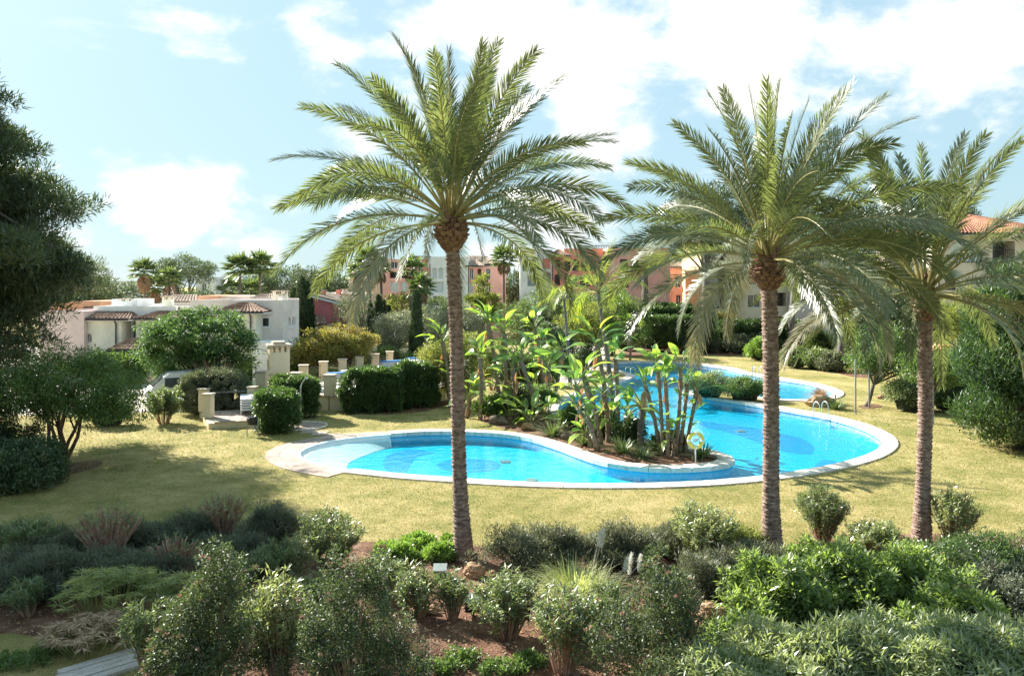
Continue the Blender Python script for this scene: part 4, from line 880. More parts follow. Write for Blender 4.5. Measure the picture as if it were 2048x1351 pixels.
def build_apartments():
    D = 105; R = empty('apartment_block', (fx(850, D), D, 0), 'pink and white apartment block with arched windows behind the tall palm', 'apartment block')
    block(R, D + 2, 696, 764, 524, 10, [(715, 727, 560, 577, 'curtain', False), (734, 744, 560, 577, 'glass', False), (712, 726, 535, 550, 'loggia', True), (735, 748, 535, 550, 'loggia', True), (712, 750, 590, 606, 'loggia', False)], 'w_peach')
    block(R, D, 764, 840, 518, 11, [(781, 797, 563, 583, 'curtain', False), (802, 815, 563, 583, 'curtain', False), (779, 797, 543, 556, 'loggia', False), (801, 818, 543, 556, 'loggia', False), (776, 790, 588, 606, 'loggia', True), (804, 820, 588, 606, 'loggia', True), (781, 796, 524, 537, 'glass', False), (824, 834, 540, 556, 'loggia', False), (824, 835, 562, 583, 'loggia', False)], 'w_pink')
    block(R, D - .6, 840, 936, 513, 12, [(864, 874, 535, 557, 'curtain', True), (877, 887, 535, 557, 'curtain', True), (863, 888, 563, 586, 'curtain', False), (866, 888, 592, 606, 'void', False), (843, 857, 518, 527, 'panel', False), (843, 858, 534, 553, 'panel', False), (844, 857, 560, 583, 'loggia', False)], 'w_white')
    block(R, D - .3, 936, 1010, 533, 11, [(925 + 14, 947, 537, 558, 'glass', True), (955, 963, 537, 558, 'void', True), (971, 981, 537, 559, 'glass', True), (938, 946, 564, 588, 'curtain', True), (955, 963, 564, 588, 'glass', True), (972, 981, 566, 588, 'glass', True), (938, 950, 592, 610, 'glass', False), (966, 974, 592, 608, 'glass', False)], 'w_pink')
    hip(R, D - .3, 936, 962, 532, 524, 5, 'tile_pale', rise=.9); hip(R, D + 3, 925, 1010, 530, 510, 8, 'tile_pale', rise=1.2); chimney(R, 966, 974, 512, 528, D + 3, 'w_cream')
    block(R, D + 5, 932, 962, 511, 5, [(938, 942, 514, 517, 'glass', False), (948, 952, 514, 517, 'glass', False)], 'w_peach', zb=9.5)
    pipe(R, D - .6, 860, 528, 610); pipe(R, D - .3, 937, 535, 610); pipe(R, D, 839, 532, 560)
    MB().box(fx(815, D), fx(856, D), D + 3, D + 8, fz(513, D), fz(510, D)).build('roof_pergola', M['frame_dark'], R)
    D = 100; R = empty('apartment_block', (fx(1180, D), D, 0), 'crimson and white apartment block with arcades above the domed tree', 'apartment block')
    block(R, D, 1040, 1084, 498, 10, [(1045, 1055, 519, 542, 'void', True), (1060, 1072, 518, 542, 'loggia', True), (1047, 1053, 501, 508, 'panel', False), (1062, 1070, 501, 508, 'panel', False), (1055, 1072, 550, 572, 'void', False)], 'w_white')
    block(R, D + .4, 1084, 1105, 499, 10, [(1085.5, 1100, 517, 537, 'panel', False), (1086, 1102, 543, 566, 'void', True)], 'w_white')
    block(R, D - .6, 1105, 1216, 512, 10, [(1110, 1121, 517, 537, 'void', True), (1129, 1141, 522, 542, 'loggia', False), (1145, 1158, 518, 542, 'loggia', True), (1162, 1175, 522, 542, 'loggia', False), (1180, 1193, 522, 542, 'loggia', False), (1198, 1209, 522, 542, 'loggia', False), (1109, 1120, 548, 570, 'loggia', True), (1130, 1155, 551, 572, 'loggia', False), (1160, 1180, 551, 572, 'loggia', False), (1185, 1207, 551, 572, 'loggia', False)], 'w_rose')
    hip(R, D - .6, 1103, 1135, 511, 504, 4, 'tile', rise=.8); block(R, D + 3, 1128, 1206, 497, 6, [], 'w_orange', zb=9.5)
    block(R, D, 1216, 1340, 495, 10, [(1219, 1229, 516, 540, 'panel', False), (1236, 1256, 500, 508, 'panel', False), (1240, 1256, 518, 542, 'loggia', False), (1262, 1280, 518, 542, 'loggia', True), (1240, 1258, 552, 575, 'loggia', False), (1290, 1310, 520, 545, 'curtain', False)], 'w_pink')
    pipe(R, D, 1076, 511, 566); pipe(R, D - .6, 1105, 515, 560)
    rl = MB(); 
    for i in range(30): x = fx(1190 + i * 3.3, D + 2); rl.box(x - .03, x + .03, D + 2, D + 2.06, fz(496, D), fz(489, D))
    rl.tube([(fx(1190, D + 2), D + 2.03, fz(489, D)), (fx(1288, D + 2), D + 2.03, fz(489, D))], .05, 4); rl.build('roof_railing', M['gutter'], R)
    D = 112; R = empty('apartment_block', (fx(1350, D), D, 0), 'rose coloured block half hidden by palm fronds and hedges', 'apartment block')
    block(R, D, 1300, 1402, 535, 9, [(1378, 1388, 552, 575, 'glass', True), (1350, 1362, 552, 575, 'glass', True), (1352, 1362, 590, 612, 'glass', False), (1380, 1390, 590, 612, 'glass', False), (1318, 1330, 552, 575, 'glass', True)], 'w_pink'); hip(R, D, 1300, 1402, 534, 520, 8, 'tile_pale', rise=1.2)
    D = 98; R = empty('apartment_block', (fx(1520, D), D, 0), 'ochre apartment block with stacked balconies behind the middle palm', 'apartment block')
    block(R, D, 1402, 1482, 452, 11, [(1417, 1451, 480, 520, 'loggia', False), (1417, 1451, 529, 568, 'loggia', False), (1417, 1450, 577, 617, 'loggia', False), (1417, 1450, 626, 668, 'lit', False), (1460, 1472, 545, 565, 'glass', False), (1460, 1472, 592, 612, 'glass', False)], 'w_ochre')
    block(R, D + .5, 1482, 1580, 448, 11, [(1495, 1530, 480, 515, 'loggia', False), (1495, 1530, 535, 568, 'loggia', False), (1545, 1572, 585, 612, 'loggia', False), (1545, 1572, 632, 660, 'void', False), (1545, 1572, 535, 565, 'loggia', False), (1495, 1520, 590, 615, 'glass', False)], 'w_sandlight')
    block(R, D - .5, 1580, 1680, 455, 11, [(1590, 1604, 602, 615, 'glass', False), (1590, 1618, 640, 672, 'curtain', False), (1630, 1650, 600, 618, 'glass', False), (1596, 1612, 545, 570, 'glass', False), (1596, 1612, 495, 520, 'glass', False), (1640, 1655, 545, 570, 'glass', False)], 'w_mauve')
    hip(R, D, 1402, 1500, 451, 440, 10, 'tile', rise=1.4); hip(R, D - .5, 1570, 1680, 454, 432, 10, 'tile', rise=1.6); chimney(R, 1606, 1619, 424, 440, D + 3, 'w_peach')
    for i, (a, b, c, d) in enumerate(((1418, 1449, 531, 566), (1418, 1449, 579, 615))):
        MB().box(fx(a, D) + .1, fx(b, D) - .6, D + .9, D + .94, fz(d, D), fz(c, D)).build('curtain', M['curtain'], R)
    D = 58; R = empty('apartment_block', (fx(1960, D), D, 0), 'beige building with red tiled roof and wide glazing beside the conifer', 'apartment block')
    block(R, D, 1878, 2100, 470, 10, [(1895, 1966, 480, 525, 'curtain', True), (1888, 1912, 606, 660, 'glass', False), (1985, 2030, 482, 525, 'loggia', False), (1930, 1960, 606, 650, 'glass', False), (1890, 1912, 545, 580, 'glass', False), (1985, 2030, 560, 610, 'loggia', False)], 'w_buff', fr='frame_dark')
    hip(R, D, 1874, 2120, 468, 438, 11, 'tile_red', over=.6, rise=2.0); chimney(R, 1986, 2002, 436, 450, D + 4, 'w_peach'); pipe(R, D, 1876, 472, 700)
    block(R, D - 2, 1884, 1925, 690, 2, [], 'w_orange')
# ------------------------------------------------------------------ terraces, walls, furniture
def pillar(root, x, y, z0, z1, w, rz=0.0, mat='w_sand'):
    R = Matrix.Translation((x, y, 0)) @ Matrix.Rotation(rz, 4, 'Z'); h = w / 2
    p = MB().box(-h, h, -h, h, z0, z1 - .07, R).build('pillar', M[mat], root)
    mb = MB(); mb.box(-h - .05, h + .05, -h - .05, h + .05, z1 - .07, z1, R); mb.build('pillar_cap', M['stone_cap'], p)
def railing(root, a, b, z0, z1, step=.16, wavy=True):
    a, b = Vector((*a, 0)), Vector((*b, 0)); n = max(2, int((b - a).length / step)); mb = MB()
    for i in range(n + 1):
        p = a.lerp(b, i / n); pts = []
        for k in range(7): t = k / 6; pts.append((p.x + (.03 * math.sin(t * 9) if wavy else 0), p.y, z0 + (z1 - z0) * t))
        mb.tube(pts, .011, 4)
    mb.tube([(a.x, a.y, z1), (b.x, b.y, z1)], .018, 4); mb.tube([(a.x, a.y, z0 + .05), (b.x, b.y, z0 + .05)], .014, 4); mb.build('railing', M['iron'], root)
def wall_run(root, pts, z0, z1, t, mat, cap=True, name='retaining_wall'):
    for (a, b) in zip(pts[:-1], pts[1:]):
        a, b = Vector((*a, 0)), Vector((*b, 0)); e = (b - a).normalized(); n = Vector((-e.y, e.x, 0)) * t / 2
        q = [a + n, a - n, b - n, b + n]
        if sum(q[i].x * q[(i + 1) % 4].y - q[(i + 1) % 4].x * q[i].y for i in range(4)) < 0: q = q[::-1]
        w = MB().prism(q, z0, z1 - (.06 if cap else 0)).build(name, M[mat], root)
        if cap:
            n2 = n * 1.25; q = [a + n2, a - n2, b - n2, b + n2]
            if sum(q[i].x * q[(i + 1) % 4].y - q[(i + 1) % 4].x * q[i].y for i in range(4)) < 0: q = q[::-1]
            MB().prism(q, z1 - .06, z1).build('wall_coping', M['stone_cap'], w)
def slabs(root, poly, z0, z1, size, mat, name='paving_slab', ang=0.0, gap=.008):
    """rows of square slabs clipped roughly to a polygon"""
    P = np.array(poly); c, s = math.cos(ang), math.sin(ang); Rm = np.array([[c, s], [-s, c]]); Q = P @ Rm.T; x0, y0 = Q.min(0); x1, y1 = Q.max(0)
    for i in range(int((x1 - x0) / size) + 1):
        for j in range(int((y1 - y0) / size) + 1):
            q = np.array([(x0 + i * size + gap, y0 + j * size + gap), (x0 + (i + 1) * size - gap, y0 + j * size + gap), (x0 + (i + 1) * size - gap, y0 + (j + 1) * size - gap), (x0 + i * size + gap, y0 + (j + 1) * size - gap)]) @ Rm
            if inside(poly, q[:, 0], q[:, 1]).sum() >= 3: MB().prism([tuple(p) for p in q], z0, z1).build(name, M[mat], root)

def build_terraces():
    tz = .85; ph = 2.03
    back = [gp(px, py, ph) for px, py in ((607, 729), (647, 722), (685, 717), (719, 712), (750.5, 707), (779.5, 702), (807, 698), (832, 694), (855.5, 690))]
    front = [gp(525.5, 741, ph), gp(591.5, 744, ph), gp(660, 748, ph)]; right = [gp(700, 822), gp(790, 820), gp(886, 806)]; right = [(front[2][0] + 2.2, front[2][1] + .4), gp(812, 812), gp(884, 800), (-3.0, 54.0), (-3.6, 68)]
    R = empty('sun_terrace', (front[1][0], front[1][1], 0), 'raised sandy sun terrace with pillars and iron railings beside the hedges', 'terrace')
    poly = front + right + [(back[-1][0], back[-1][1] + 2)] + back[::-1]
    flat_poly(MB(), poly, tz - .02).build('terrace_floor', M['plaza'], R)
    wall_run(R, front + right, -.05, tz, .36, 'w_sand'); wall_run(R, [back[0]] + back + [(back[-1][0], back[-1][1] + 2)], -.05, tz, .3, 'w_sand'); wall_run(R, [front[0], back[0]], -.05, tz, .3, 'w_sand')
    rz = math.atan2(back[-1][1] - back[0][1], back[-1][0] - back[0][0])
    for x, y in back: pillar(R, x, y, tz, ph, .52, 0.12)
    for x, y in front: pillar(R, x, y, tz, ph, .56, -.1)
    for a, b in zip(back[:-1], back[1:]): railing(R, a, b, tz + .08, ph - .25, .2)
    for a, b in zip(front[:-1], front[1:]): railing(R, a, b, tz + .06, ph - .2, .17)
    railing(R, front[2], right[0], tz + .06, ph - .2, .17)
    # barbecue chimney
    D = 48.6; R = empty('barbecue_chimney', (fx(553, D), D, 0), 'tall sandy barbecue chimney with slotted top on the sun terrace', 'chimney')
    x, w, z1 = fx(551, D), 1.2, 3.35; rm = Matrix.Translation((x, D + .6, 0)) @ Matrix.Rotation(.42, 4, 'Z'); h = w / 2
    MB().box(-h, h, -h, h, 0, z1 - .42, rm).build('stack', M['w_sandlight'], R)
    mb = MB()
    for sx in (-1, -.33, .33, 1):
        for sy in (-1, -.33, .33, 1):
            if abs(sx) == 1 or abs(sy) == 1: c = (sx * (h - .1), sy * (h - .1)); mb.box(c[0] - .1, c[0] + .1, c[1] - .1, c[1] + .1, z1 - .42, z1 - .1, rm)
    mb.build('vent_posts', M['w_sandlight'], R)
    MB().box(-h - .1, h + .1, -h - .1, h + .1, z1 - .1, z1 + .04, rm).build('cap', M['stone_cap'], R); MB().box(-h * .62, h * .62, -h * .62, h * .62, z1 + .04, z1 + .2, rm).build('cap', M['stone_cap'], R)
    # lower terrace
    lz = .35; c0 = (-14.75, 38.9); c1 = (-11.5, 39.7); c2 = (-12.0, 43.7); c3 = (-16.6, 42.5)
    R = empty('lower_terrace', (c0[0], c0[1], 0), 'low paved terrace with sandy pillars above the lawn', 'terrace')
    MB().prism([c0, c1, c2, c3], -.05, lz - .06).build('terrace_base', M['w_sand'], R)
    cen = np.mean([c0, c1, c2, c3], 0); big = [tuple(np.array(p) + (np.array(p) - cen) * .02) for p in (c0, c1, c2, c3)]
    slabs(R, big, lz - .06, lz, .62, 'paving', ang=math.atan2(c1[1] - c0[1], c1[0] - c0[0]))
    pz = lz + 1.2; pp = [gp(417, 786, pz), gp(408, 776, pz), gp(505, 772, pz)]
    for x, y in pp: pillar(R, x, y, lz, pz, .42, -.1, 'w_sandlight')
    MB().tube([(pp[1][0], pp[1][1], lz + .95), (pp[2][0], pp[2][1], lz + .95)], .02, 6).build('handrail', M['galv'], R)
    # white posts / far wall pieces beyond
    D = 62; R = empty('gate_post', (fx(745, D), D, 0), 'tall sandy gate post standing behind the row of pillars', 'gate post'); x = fx(745, D); MB().box(x - .3, x + .3, D, D + .6, 0, 2.35).build('post', M['w_sandlight'], R); MB().box(x - .35, x + .35, D - .05, D + .65, 2.35, 2.43).build('post_cap', M['stone_cap'], R)
    D = 50; R = empty('white_wall', (fx(527, D), D, 0), 'short white wall end behind the barbecue chimney', 'wall'); x = fx(527, D); MB().box(x - .35, x + .35, D + 2, D + 2.3, 0, 2.6).build('wall_face', M['w_white'], R); MB().box(x - .4, x + .4, D + 1.95, D + 2.35, 2.6, 2.67).build('wall_coping', M['stone_cap'], R)

def lounger_proto(cushion):
    R = empty('sun_lounger', (0, 0, 0), 'x', 'sun lounger'); mb = MB()
    for s in (-1, 1): mb.box(-.95, .95, s * .31 - .03, s * .31 + .03, .26, .33)
    mb.box(-.97, -.92, -.34, .34, .26, .33); mb.box(.92, .97, -.34, .34, .26, .33); mb.build('frame', M['plastic_white'], R, local=True)
    for i in range(15): x = -.86 + i * .123; MB().box(x - .045, x + .045, -.28, .28, .315, .338).build('slat', M['plastic_white'], R, local=True)
    for sx in (-.72, .72):
        for sy in (-1, 1): MB().tube([(sx * 1.08, sy * .31, 0), (sx, sy * .30, .28)], [.03, .04], 6).build('leg', M['plastic_white'], R, local=True)
    if cushion:
        mb = MB(); n = 10
        for i in range(n): x0 = -.93 + i * 1.86 / n; mb.box(x0 + .006, x0 + 1.86 / n - .006, -.31, .31, .342, .42 - .006 * (i % 2))
        mb.build('cushion', M['cushion'], R, local=True)
    return R
def build_furniture():
    pw = lounger_proto(False); pb = lounger_proto(True); first = {0: True, 1: True}
    def put(b, x, y, z, rz, label, grp):
        src = pb if b else pw; o = src if first[b] else copy_tree(src); first[b] = False
        o.location = (x, y, z); o.rotation_euler = (0, 0, rz); tag(o, label, 'sun lounger', grp)
    x, y = gp(492, 826, .35)
    names = ['bottom', 'second from the bottom', 'third from the bottom', 'fourth from the bottom', 'topmost']
    for i in range(5): put(0, x, y + .2, .35 + i * .13, 1.9 + .02 * (i % 2), f'white plastic lounger on the low terrace, {names[i]}', 'white loungers stacked on the low terrace')
    spots = [(685, 754, 3, 1, 'by the front pillar at the end of the hedge'), (713, 746, 3, 0, 'behind the hedge nearest the blue stack'), (748, 742, 3, 1, 'in the middle of the row behind the hedge'),
             (786, 733, 4, 1, 'below the row of pillars'), (812, 727, 3, 0, 'beside the yellow bush'), (838, 722, 3, 1, 'at the far end of the sun terrace')]
    for k, (px, py, nst, b, where) in enumerate(spots):
        x, y = gp(px, py, 1.2)
        for i in range(nst):
            cu = 1 if (b and i == nst - 1) else 0
            put(cu, x, y, .84 + i * .13, .35 + .05 * k, ('blue cushioned' if cu else 'white') + f' lounger {where}, ' + ('topmost' if i == nst - 1 else names[i]), 'loungers stacked on the sun terrace')
    # litter bin
    x, y = gp(505, 872); R = empty('litter_bin', (x, y, 0), 'small litter bin with black liner on two posts beside the hedge', 'litter bin')
    for s in (-.25, .25): MB().tube([(s, 0, -.02), (s, 0, .85)], .025, 6).build('post', M['galv'], R, local=True)
    mb = MB(); mb.tube([(0, -.02, .38), (0, -.02, .7), (0, -.02, .82)], [.17, .2, .2], 12); mb.build('bin_body', M['galv'], R, local=True)
    mb = MB(); mb.tube([(0, -.02, .55), (.01, -.02, .7), (0, -.02, .86), (0, -.02, .9)], [.19, .225, .235, .2], 12); mb.build('bin_liner', M['black'], R, local=True)
    # shower
    x, y = gp(601, 853); R = empty('garden_shower', (x, y, 0), 'slim steel poolside shower on a round concrete base', 'shower')
    mb = MB(); mb.tube([(0, 0, 0), (0, 0, 1.95), (.04, 0, 2.1), (.3, -.05, 2.45)], .032, 8); mb.build('pipe', M['steel'], R, local=True); MB().tube([(.3, -.05, 2.46), (.33, -.06, 2.36)], [.02, .07], 10).build('shower_head', M['steel'], R, local=True)
    MB().tube([(-.02, -.03, 1.1), (.0, -.12, 1.1)], .025, 6).build('tap', M['steel'], R, local=True); MB().tube([(-.02, -.03, .55), (.0, -.1, .55)], .022, 6).build('tap', M['steel'], R, local=True)
    ring_ = [(.1 + math.cos(a) * 1.15, math.sin(a) * 1.15) for a in np.linspace(0, 2 * math.pi, 36, endpoint=False)]; MB().prism(ring_, -.05, .05).build('base', M['paving'], R, local=True)
    mb = MB(); mb.tube([(.1 + math.cos(a) * 1.18, math.sin(a) * 1.18, .05) for a in np.linspace(0, 2 * math.pi, 37)], .05, 6); mb.build('rim', M['coping'], R, local=True); MB().box(.2, .45, -.4, -.2, .05, .058).build('drain', M['iron'], R, local=True)
    # stepping path from shower to pool
    st = empty('garden_path', (*gp(640, 866), 0), 'short path of pinkish slabs from shower to pool', 'path'); pts = [gp(618, 862), gp(640, 866), gp(664, 871)]
    for i in range(3):
        px, py = pts[i]; MB().box(px - .33, px + .33, py - .5, py + .5, -.02, .02).build('paving_slab', M['paving'], st)
    # lifebuoys
    def buoy(xy, zc, label, back=True):
        R = empty('lifebuoy', (xy[0], xy[1], 0), label, 'lifebuoy')
        MB().tube([(0, 0, -.05), (0, 0, zc - .28)], .025, 6).build('post', M['plastic_white'], R, local=True)
        V = []; Q = []; n, m = 32, 10
        for i in range(n):
            a = 2 * math.pi * i / n
            for j in range(m):
                b = 2 * math.pi * j / m; rr = .27 + .075 * math.cos(b); V.append((math.cos(a) * rr, -.06 + .055 * math.sin(b), zc + math.sin(a) * rr))
        for i in range(n):
            for j in range(m): Q.append((i * m + j, i * m + (j + 1) % m, ((i + 1) % n) * m + (j + 1) % m, ((i + 1) % n) * m + j))
        link('ring', np_mesh('ring', np.array(V), np.array(Q), True), M['buoy'], R)
        for q in range(4):
            a = q * math.pi / 2 + .0; mb = MB(); c = Vector((math.cos(a) * .27, -.06, zc + math.sin(a) * .27)); d = Vector((-math.sin(a), 0, math.cos(a)))
            mb.tube([c - d * .035, c + d * .035], .08, 10); mb.build('band', M['orange_strap'], R, local=True)
        mb = MB(); r = np.random.RandomState(5); pts = [(math.cos(i * 1.1) * .1 + r.normal(0, .03), -.1, zc + .02 + math.sin(i * 1.7) * .07 + r.normal(0, .02)) for i in range(26)]; mb.tube(pts, .009, 4); mb.build('rope', M['rope'], R, local=True)
    buoy(gp(1391, 927), .93, 'yellow lifebuoy ring on a white post at the tip of the spit'); buoy(gp(1174, 727), .75, 'yellow lifebuoy far off beside the pale plaza')
    x, y = gp(1155, 735); R = empty('notice_board', (x, y, 0), 'small white notice board at the plaza edge', 'notice board'); MB().box(-.22, .22, -.03, .03, .1, 1.15).build('board', M['plastic_white'], R, local=True)
    for s in (-.18, .18): MB().box(s - .02, s + .02, .03, .07, 0, 1.15).build('post', M['galv'], R, local=True)
    # ladders
    def ladder(px, py, label, ang):
        x, y = gp(px, py); R = empty('pool_ladder', (x, y, 0), label, 'pool ladder', rz=ang)
        for s in (-.26, .26):
            pts = [(s, .35, .0), (s, .34, .55)] + [(s, .34 - .28 + .28 * math.cos(a), .55 + .28 * math.sin(a)) for a in np.linspace(.4, 2.9, 6)] + [(s, -.22, .3), (s, -.25, -.45)]
            MB().tube(pts, .022, 8).build('rail', M['steel'], R, local=True)
        for z in (-.1, -.3): MB().box(-.26, .26, -.29, -.2, z, z + .03).build('rung', M['steel'], R, local=True)
    ladder(1643, 834, 'chrome pool ladder at the right pool edge near the rocks', .25); ladder(1262, 755, 'small chrome ladder at the far pool behind the spit plants', 2.2); ladder(1515, 754, 'chrome ladder at the far pool behind the middle palm', .1)
    # white van behind the round bush
    D = 47; R = empty('van', (fx(362, D), D, 0), 'white van parked behind the round clipped bush', 'van')
    prof = [(-1.9, .35), (-1.95, .95), (-1.6, 1.15), (-1.0, 1.75), (-.6, 1.95), (1.7, 2.0), (1.95, 1.85), (2.0, .9), (2.0, .35)]
    n = len(prof); W = .86; vs = [(x, -W, z) for x, z in prof] + [(x, W, z) for x, z in prof]
    MB().add(vs, [tuple(range(n))[::-1], tuple(range(n, 2 * n))] + [(i, (i + 1) % n, n + (i + 1) % n, n + i) for i in range(n)]).build('body', M['carpaint'], R, local=True)
    for (a, b) in ((-.95, -.15), (-.05, .8), (.9, 1.7)):
        for s in (-1, 1): MB().box(a, b, s * W - .012, s * W + .012, 1.12, 1.68).build('side_window', M['glass'], R, local=True)
    MB().add([(-1.57, -.75, 1.2), (-1.57, .75, 1.2), (-1.05, .75, 1.74), (-1.05, -.75, 1.74)], [(0, 1, 2, 3)]).build('windscreen', M['glass'], R, local=True).location = (-.03, 0, .02)
    for sx in (-1.25, 1.25):
        for sy in (-.8, .8): MB().tube([(sx, sy - .1, .33), (sx, sy + .1, .33)], .33, 16).build('wheel', M['rubber'], R, local=True)
    for s in (-.62, .62): MB().box(-2.0, -1.9, s - .16, s + .16, .75, .92).build('headlight', M['plastic_white'], R, local=True)
    R.rotation_euler = (0, 0, .5)
    # carport canopies
    for k, (px0, px1, D, lab) in enumerate(((478, 534, 55, 'white arched carport canopy behind the green feathery tree'), (566, 612, 57, 'white arched carport canopy beside the yellow trees'))):
        R = empty('carport', (fx((px0 + px1) / 2, D), D, 0), lab, 'carport'); x0, x1 = fx(px0, D), fx(px1, D); V = []; m = 12
        for i in range(m + 1):
            t = i / m; x = x0 + (x1 - x0) * t; z = 2.25 + .38 * math.sin(math.pi * (.15 + .7 * t)); V += [(x, D, z), (x, D + 4, z + .1)]
        top = [(a, b, c + .05) for a, b, c in V]
        MB().add(V + top, [(2 * i, 2 * i + 1, 2 * i + 3, 2 * i + 2) for i in range(m)] + [(2 * i + 2 * m + 2, 2 * i + 2 * m + 4, 2 * i + 2 * m + 5, 2 * i + 2 * m + 3) for i in range(m)] + [(2 * i, 2 * i + 2, 2 * i + 2 * m + 4, 2 * i + 2 * m + 2) for i in range(m)]).build('canopy', M['plastic_white'], R)
        for x in (x0 + .1, x1 - .1): MB().box(x - .06, x + .06, D + 2, D + 2.12, 0, 2.45).build('post', M['frame_white'], R)
    # posts under the arched tree, bollards
    for px, py, h, lab in ((1711, 828, 3.0, 'thin steel prop post left of the arched tree'), (1738, 815, 2.2, 'short steel prop post behind the arched tree stem'), (1866, 848, 3.0, 'steel prop post beside the second twisted stem'), (1884, 823, 3.0, 'steel prop post furthest under the arched crown')):
        x, y = gp(px, py); R = tag(link('prop_post', MB().tube([(0, 0, -.05), (0, 0, h * .5), (0, 0, h)], [.05, .045, .045], 8).build('prop_post', M['galv']).data, None, None, (x, y, 0)), lab, 'post', 'steel posts under the arched tree')
    for o in [o for o in COL.objects if o.name.startswith('prop_post') and 'label' not in o]: bpy.data.objects.remove(o)
    x, y = gp(1551, 709); R = empty('bollard_light', (x, y, 0), 'grey bollard light at the edge of the far bed', 'bollard'); MB().tube([(0, 0, -.02), (0, 0, .8)], .07, 8).build('post', M['galv'], R, local=True); MB().tube([(0, 0, .8), (0, 0, .95)], [.09, .09], 8).build('lamp_head', M['plastic_white'], R, local=True)
    # floodlights in the bed and the grey slab
    for px, py, lab in ((880, 1168, 'small black floodlight with pale glass among the canes by the orange rock'), (945, 1232, 'small black floodlight with pale glass low in the red earth')):
        x, y = gp(px, py); R = empty('floodlight', (x, y, 0), lab, 'floodlight', 'bed floodlights'); MB().box(-.15, .15, -.1, .12, .12, .34).build('housing', M['black'], R, local=True)
        MB().add([(-.16, -.12, .33), (.16, -.12, .33), (.16, .14, .42), (-.16, .14, .42), (-.16, -.12, .36), (.16, -.12, .36), (.16, .14, .45), (-.16, .14, .45)], [(4, 5, 6, 7), (0, 1, 5, 4), (1, 2, 6, 5), (3, 0, 4, 7)])  .build('glass_front', M['lamp_glass'], R, local=True); MB().tube([(0, .05, -.05), (0, .05, .14)], .04, 6).build('stand', M['black'], R, local=True)
    x, y = gp(235, 1330); R = empty('timber_steps', (x, y, 0), 'pale weathered timber planks lying at the lower left of the bed', 'planks', rz=.75)
    for i in range(4): MB().box(-1.2 + .1 * i, .75, -.40 + i * .2, -.21 + i * .2, .0, .07 + .012 * (i % 2)).build('plank', M['wood_grey'], R, local=True)
    # rocks
    rk = [(948, 1152, .52, .42, .4, 'rock', 'big orange rock beside the tall palm'), (985, 1160, .3, .26, .26, 'rock', 'smaller orange rock touching the big one by the palm'), (1040, 1145, .9, .5, .35, 'rock_dark', 'flat brown rock under the rosemary'),
          (965, 1190, .45, .4, .28, 'rock', 'pale rock in the path of canes below the palm'), (1432, 1235, .7, .5, .38, 'rock', 'layered orange rock in front of the bright leafy shrubs'), (862, 1225, .3, .26, .2, 'rock', 'small orange stone in the red earth'),
          (1640, 812, 1.6, .8, .75, 'rock', 'long tan boulder under the dry grass by the pool'), (1762, 797, .5, .35, .3, 'rock', 'small pale stone on the lawn near the arched tree'), (997, 848, 1.0, .6, .55, 'rock_dark', 'dark boulder at the foot of the strelitzia clump'),
          (1055, 858, .6, .45, .4, 'rock', 'reddish stone on the spit edge'), (1135, 878, .5, .4, .35, 'rock_dark', 'brown stone among flax on the spit'), (1345, 706, 1.5, .8, .8, 'rock', 'orange rock below the bare bushes of the far bed'), (1368, 704, .8, .6, .7, 'rock', 'smaller orange rock at the far bed'),
          (1812, 1122, .5, .4, .3, 'rock_dark', 'brown stone at the foot of the palm at the right')]
    for i, (px, py, sx, sy, sz, m, lab) in enumerate(rk): boulder('rock', lab, gp(px, py), sx, sy, sz, 20 + i, m)
